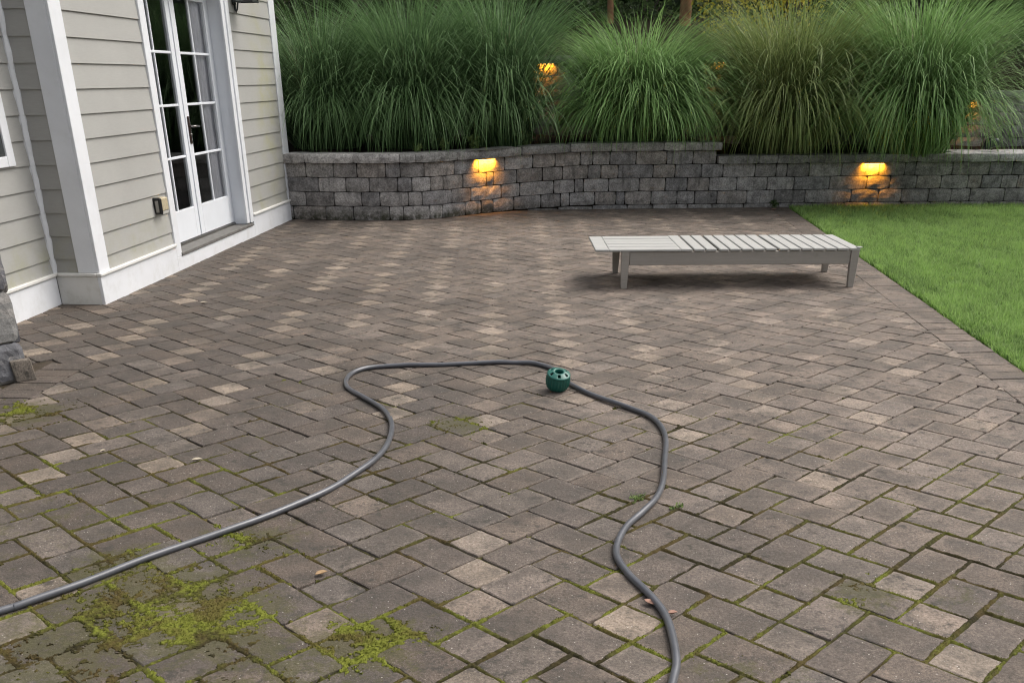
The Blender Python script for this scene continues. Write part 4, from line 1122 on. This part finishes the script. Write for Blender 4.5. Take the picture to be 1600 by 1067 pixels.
cbox('cross_rail', 1.50, 1.535, Y0 + .014, Y1 - .014, ZT - .075, ZT - .026, M_DECK2)
# seat slats run across
n_s = 14; sx0, sx1 = 1.530, X1 + .026; pitch_ = (sx1 - sx0) / n_s
for i in range(n_s):
    g0 = .013 if i not in (2, 7) else .026
    a = sx0 + i * pitch_ + g0; b = sx0 + (i + 1) * pitch_
    cbox('seat_slat', a, b, Y0 - .028, Y1 + .028, ZT - .003 + prnd.uniform(-.001, .001), ZT + .016 + prnd.uniform(-.001, .001), M_DECK)
# back panel: end boards and five boards running lengthwise, overhanging the head end
bp = cbox('back_panel', .715, .828, Y0 - .03, Y1 - .01, ZT - .004, ZT + .016, M_DECK)
cbox('end_board', 1.432, 1.527, Y0 - .028, Y1 + .026, ZT - .004, ZT + .0155, M_DECK, bp)
yb = np.linspace(Y0 - .03, Y1 + .005, 6)
for i in range(5): cbox('back_slat', .830, 1.430, yb[i] + (.010 if i else 0), yb[i + 1] - .010, ZT - .004, ZT + .0155 + prnd.uniform(-.001, .001), M_DECK, bp)
cbox('foot_cap', X1 + .0, X1 + .045, Y0 - .028, Y0 + .03, ZT + .0175, ZT + .022, M_DECK)

# ---------------------------------------------------------------- garden hose
HOSE = [(0.47, 2.402), (0.503, 2.538), (0.511, 2.796), (0.472, 2.96), (0.42, 3.112), (0.392, 3.245), (0.404, 3.37), (0.46, 3.538), (0.542, 3.681), (0.609, 3.81), (0.668, 4.0), (0.722, 4.318), (0.76, 4.547), (0.768, 4.768), (0.727, 4.949), (0.638, 5.092), (0.507, 5.261), (0.399, 5.439), (0.334, 5.589), (0.272, 5.846), (0.209, 5.963), (0.129, 6.026), (0.009, 6.044), (-0.129, 6.048), (-0.466, 5.998), (-0.689, 5.993), (-0.863, 5.949), (-0.958, 5.835), (-0.975, 5.677), (-0.943, 5.506), (-0.835, 5.326), (-0.712, 5.137), (-0.636, 4.931), (-0.606, 4.739), (-0.606, 4.494), (-0.652, 4.271), (-0.726, 4.089), (-0.815, 3.899), (-0.979, 3.686), (-1.106, 3.537), (-1.272, 3.372), (-1.419, 3.204), (-1.553, 3.043), (-1.683, 2.906), (-1.726, 2.869)]
HP_ = [(0.30, 1.4), (0.40, 2.1)] + HOSE + [(-2.05, 2.56), (-2.5, 2.2)]
def catmull(P, n=10):
    out = []
    for i in range(1, len(P) - 2):
        p0, p1, p2, p3 = [np.array(P[k]) for k in (i - 1, i, i + 1, i + 2)]
        for k in range(n):
            t = k / n; out.append(.5 * ((2 * p1) + (-p0 + p2) * t + (2 * p0 - 5 * p1 + 4 * p2 - p3) * t * t + (-p0 + 3 * p1 - 3 * p2 + p3) * t ** 3))
    return np.array(out)
hc_ = catmull(HP_, 10)
for _ in range(6): hc_[1:-1] = .25 * hc_[:-2] + .5 * hc_[1:-1] + .25 * hc_[2:]
V, Fc = tube_mesh('garden_hose', [(p[0], p[1], .0135 + .0012 * math.sin(i * .35)) for i, p in enumerate(hc_)], .0135, 14)
tag(part('garden_hose', V, Fc, M_HOSE, None, True), 'grey rubber garden hose looping across the patio', 'hose')

# ---------------------------------------------------------------- green canister
def canister(cx, cy):
    c = empty('green_canister', (cx, cy, 0), 'small green ribbed plastic canister with holed lid beside the hose', 'canister')
    R = .064; prof = [(.76, .001), (.87, .008), (.965, .03), (1.0, .055), (.99, .076), (.94, .094)]
    nseg = 96; V, Fc = [], []
    for (k, z) in prof:
        for i in range(nseg):
            a = 2 * math.pi * i / nseg; rib = (.075 if (i % 4) in (0, 1) else 0) * (1 if .01 < z < .09 else .2)
            V.append((cx + math.cos(a) * R * (k - rib), cy + math.sin(a) * R * (k - rib), z))
    for j in range(len(prof) - 1):
        for i in range(nseg): Fc.append((j * nseg + i, j * nseg + (i + 1) % nseg, (j + 1) * nseg + (i + 1) % nseg, (j + 1) * nseg + i))
    Fc.append(tuple(range(nseg))[::-1])
    part('body', V, Fc, M_GREENP, c, True)
    # lid: domed ring, a deep centre hole and six slots cut through it
    rp = [(.955, .092), (.95, .0995), (.87, .1035), (.80, .1055), (.56, .116), (.44, .118), (.36, .1165), (.33, .112), (.31, .070)]
    n = 72; V, Fc = [], []
    for (k, z) in rp:
        for i in range(n): a = 2 * math.pi * i / n; V.append((cx + math.cos(a) * R * k, cy + math.sin(a) * R * k, z))
    for j in range(len(rp) - 1):
        for i in range(n):
            if j == 3 and (i % 12) in (0, 1, 2, 3): continue
            Fc.append((j * n + i, j * n + (i + 1) % n, (j + 1) * n + (i + 1) % n, (j + 1) * n + i))
    lid = part('lid', V, Fc, M_GREENP, c, True)
    m = lid.modifiers.new('thick', 'SOLIDIFY'); m.thickness = .004; m.offset = -1
    V, Fc = tube_mesh('well', [(cx, cy, .02), (cx, cy, .085)], [.052, .054], 32); part('inner_well', V, Fc, M_BLACKP, c, True)
canister(.265, 5.475)
_c = bpy.data.objects['green_canister']; _c.rotation_euler = (math.radians(17), 0, math.radians(20)); _c.location.z = .016; _c.scale = (1.10, 1.10, .90)

# ---------------------------------------------------------------- toppled garden spotlight
sp = empty('garden_spotlight', (6.7, 14.72, .66), 'black garden spotlight tipped over on the low wall at right', 'spotlight')
V, Fc = tube_mesh('head', [(6.60, 14.72, .70), (6.66, 14.70, .74), (6.74, 14.68, .77), (6.76, 14.68, .775)], [.035, .05, .055, .05], 12); part('head', V, Fc, M_IRON, sp, True)
V, Fc = tube_mesh('stake', [(6.64, 14.74, .76), (6.72, 14.76, .88), (6.83, 14.78, 1.0)], [.012, .010, .006], 6); part('stake', V, Fc, M_BLACKP, sp, True)
V, Fc = tube_mesh('bracket', [(6.58, 14.72, .69), (6.62, 14.74, .80), (6.70, 14.74, .84)], [.012, .012, .012], 6); part('bracket', V, Fc, M_BLACKP, sp, True)
V, Fc = tube_mesh('cable', [(6.76, 14.70, .75), (6.86, 14.74, .78), (6.92, 14.72, .72), (6.98, 14.76, .68)], .007, 6); part('cable', V, Fc, M_BLACKP, sp, True)

# ---------------------------------------------------------------- fallen leaves
def fallen(x, y, s, az, label, tint):
    n = 9; V = []; Fc = []
    for i in range(n + 1):
        t = i / n; w = s * .42 * math.sin(math.pi * t ** .85); l = s * (t - .5) * 1.6; zc = .004 + .012 * abs(t - .5) + .003
        for k, q in ((-1, 1), (0, 0), (1, 1)):
            px, py = l, k * w
            V.append((x + px * math.cos(az) - py * math.sin(az), y + px * math.sin(az) + py * math.cos(az), zc + .010 * q * math.sin(math.pi * t)))
    for i in range(n):
        for k in (0, 1): a = i * 3 + k; Fc.append((a, a + 3, a + 4, a + 1))
    o = part('fallen_leaf', V, Fc, M_DEADL[tint], None, True); sm = o.modifiers.new('thick', 'SOLIDIFY'); sm.thickness = .0008
    tag(o, label, 'leaf', 'fallen leaves on the patio')
M_DEADL = [simple('tan_dead_leaf', (.32, .21, .11), .8, var=.3), simple('pinkish_dead_leaf', (.33, .19, .14), .8, var=.3), simple('pale_dead_leaf', (.38, .33, .25), .8, var=.2)]
for a in [(-.69, 3.14, .030, .6, 'tan fallen leaf on a dark paver inside the mossy area', 0), (.465, 2.905, .028, 2.2, 'pinkish curled leaf touching the hose near the bottom', 1),
          (.535, 2.83, .022, .2, 'small pinkish leaf right of the hose near the bottom', 1), (-1.335, 3.30, .020, 1.0, 'small reddish leaf under the hose at the mossy patch', 1),
          (-1.48, 4.33, .032, .3, 'pale crumpled leaf on the pavers left of the hose loop', 2), (-1.97, 4.46, .020, .9, 'pale leaf scrap on the dark pavers at far left', 2),
          (-2.46, 7.96, .038, .5, 'whitish leaf scrap on the pavers near the house corner', 2), (3.55, 13.85, .06, .4, 'reddish leaf at the wall foot by the lawn corner', 1)]: fallen(*a)
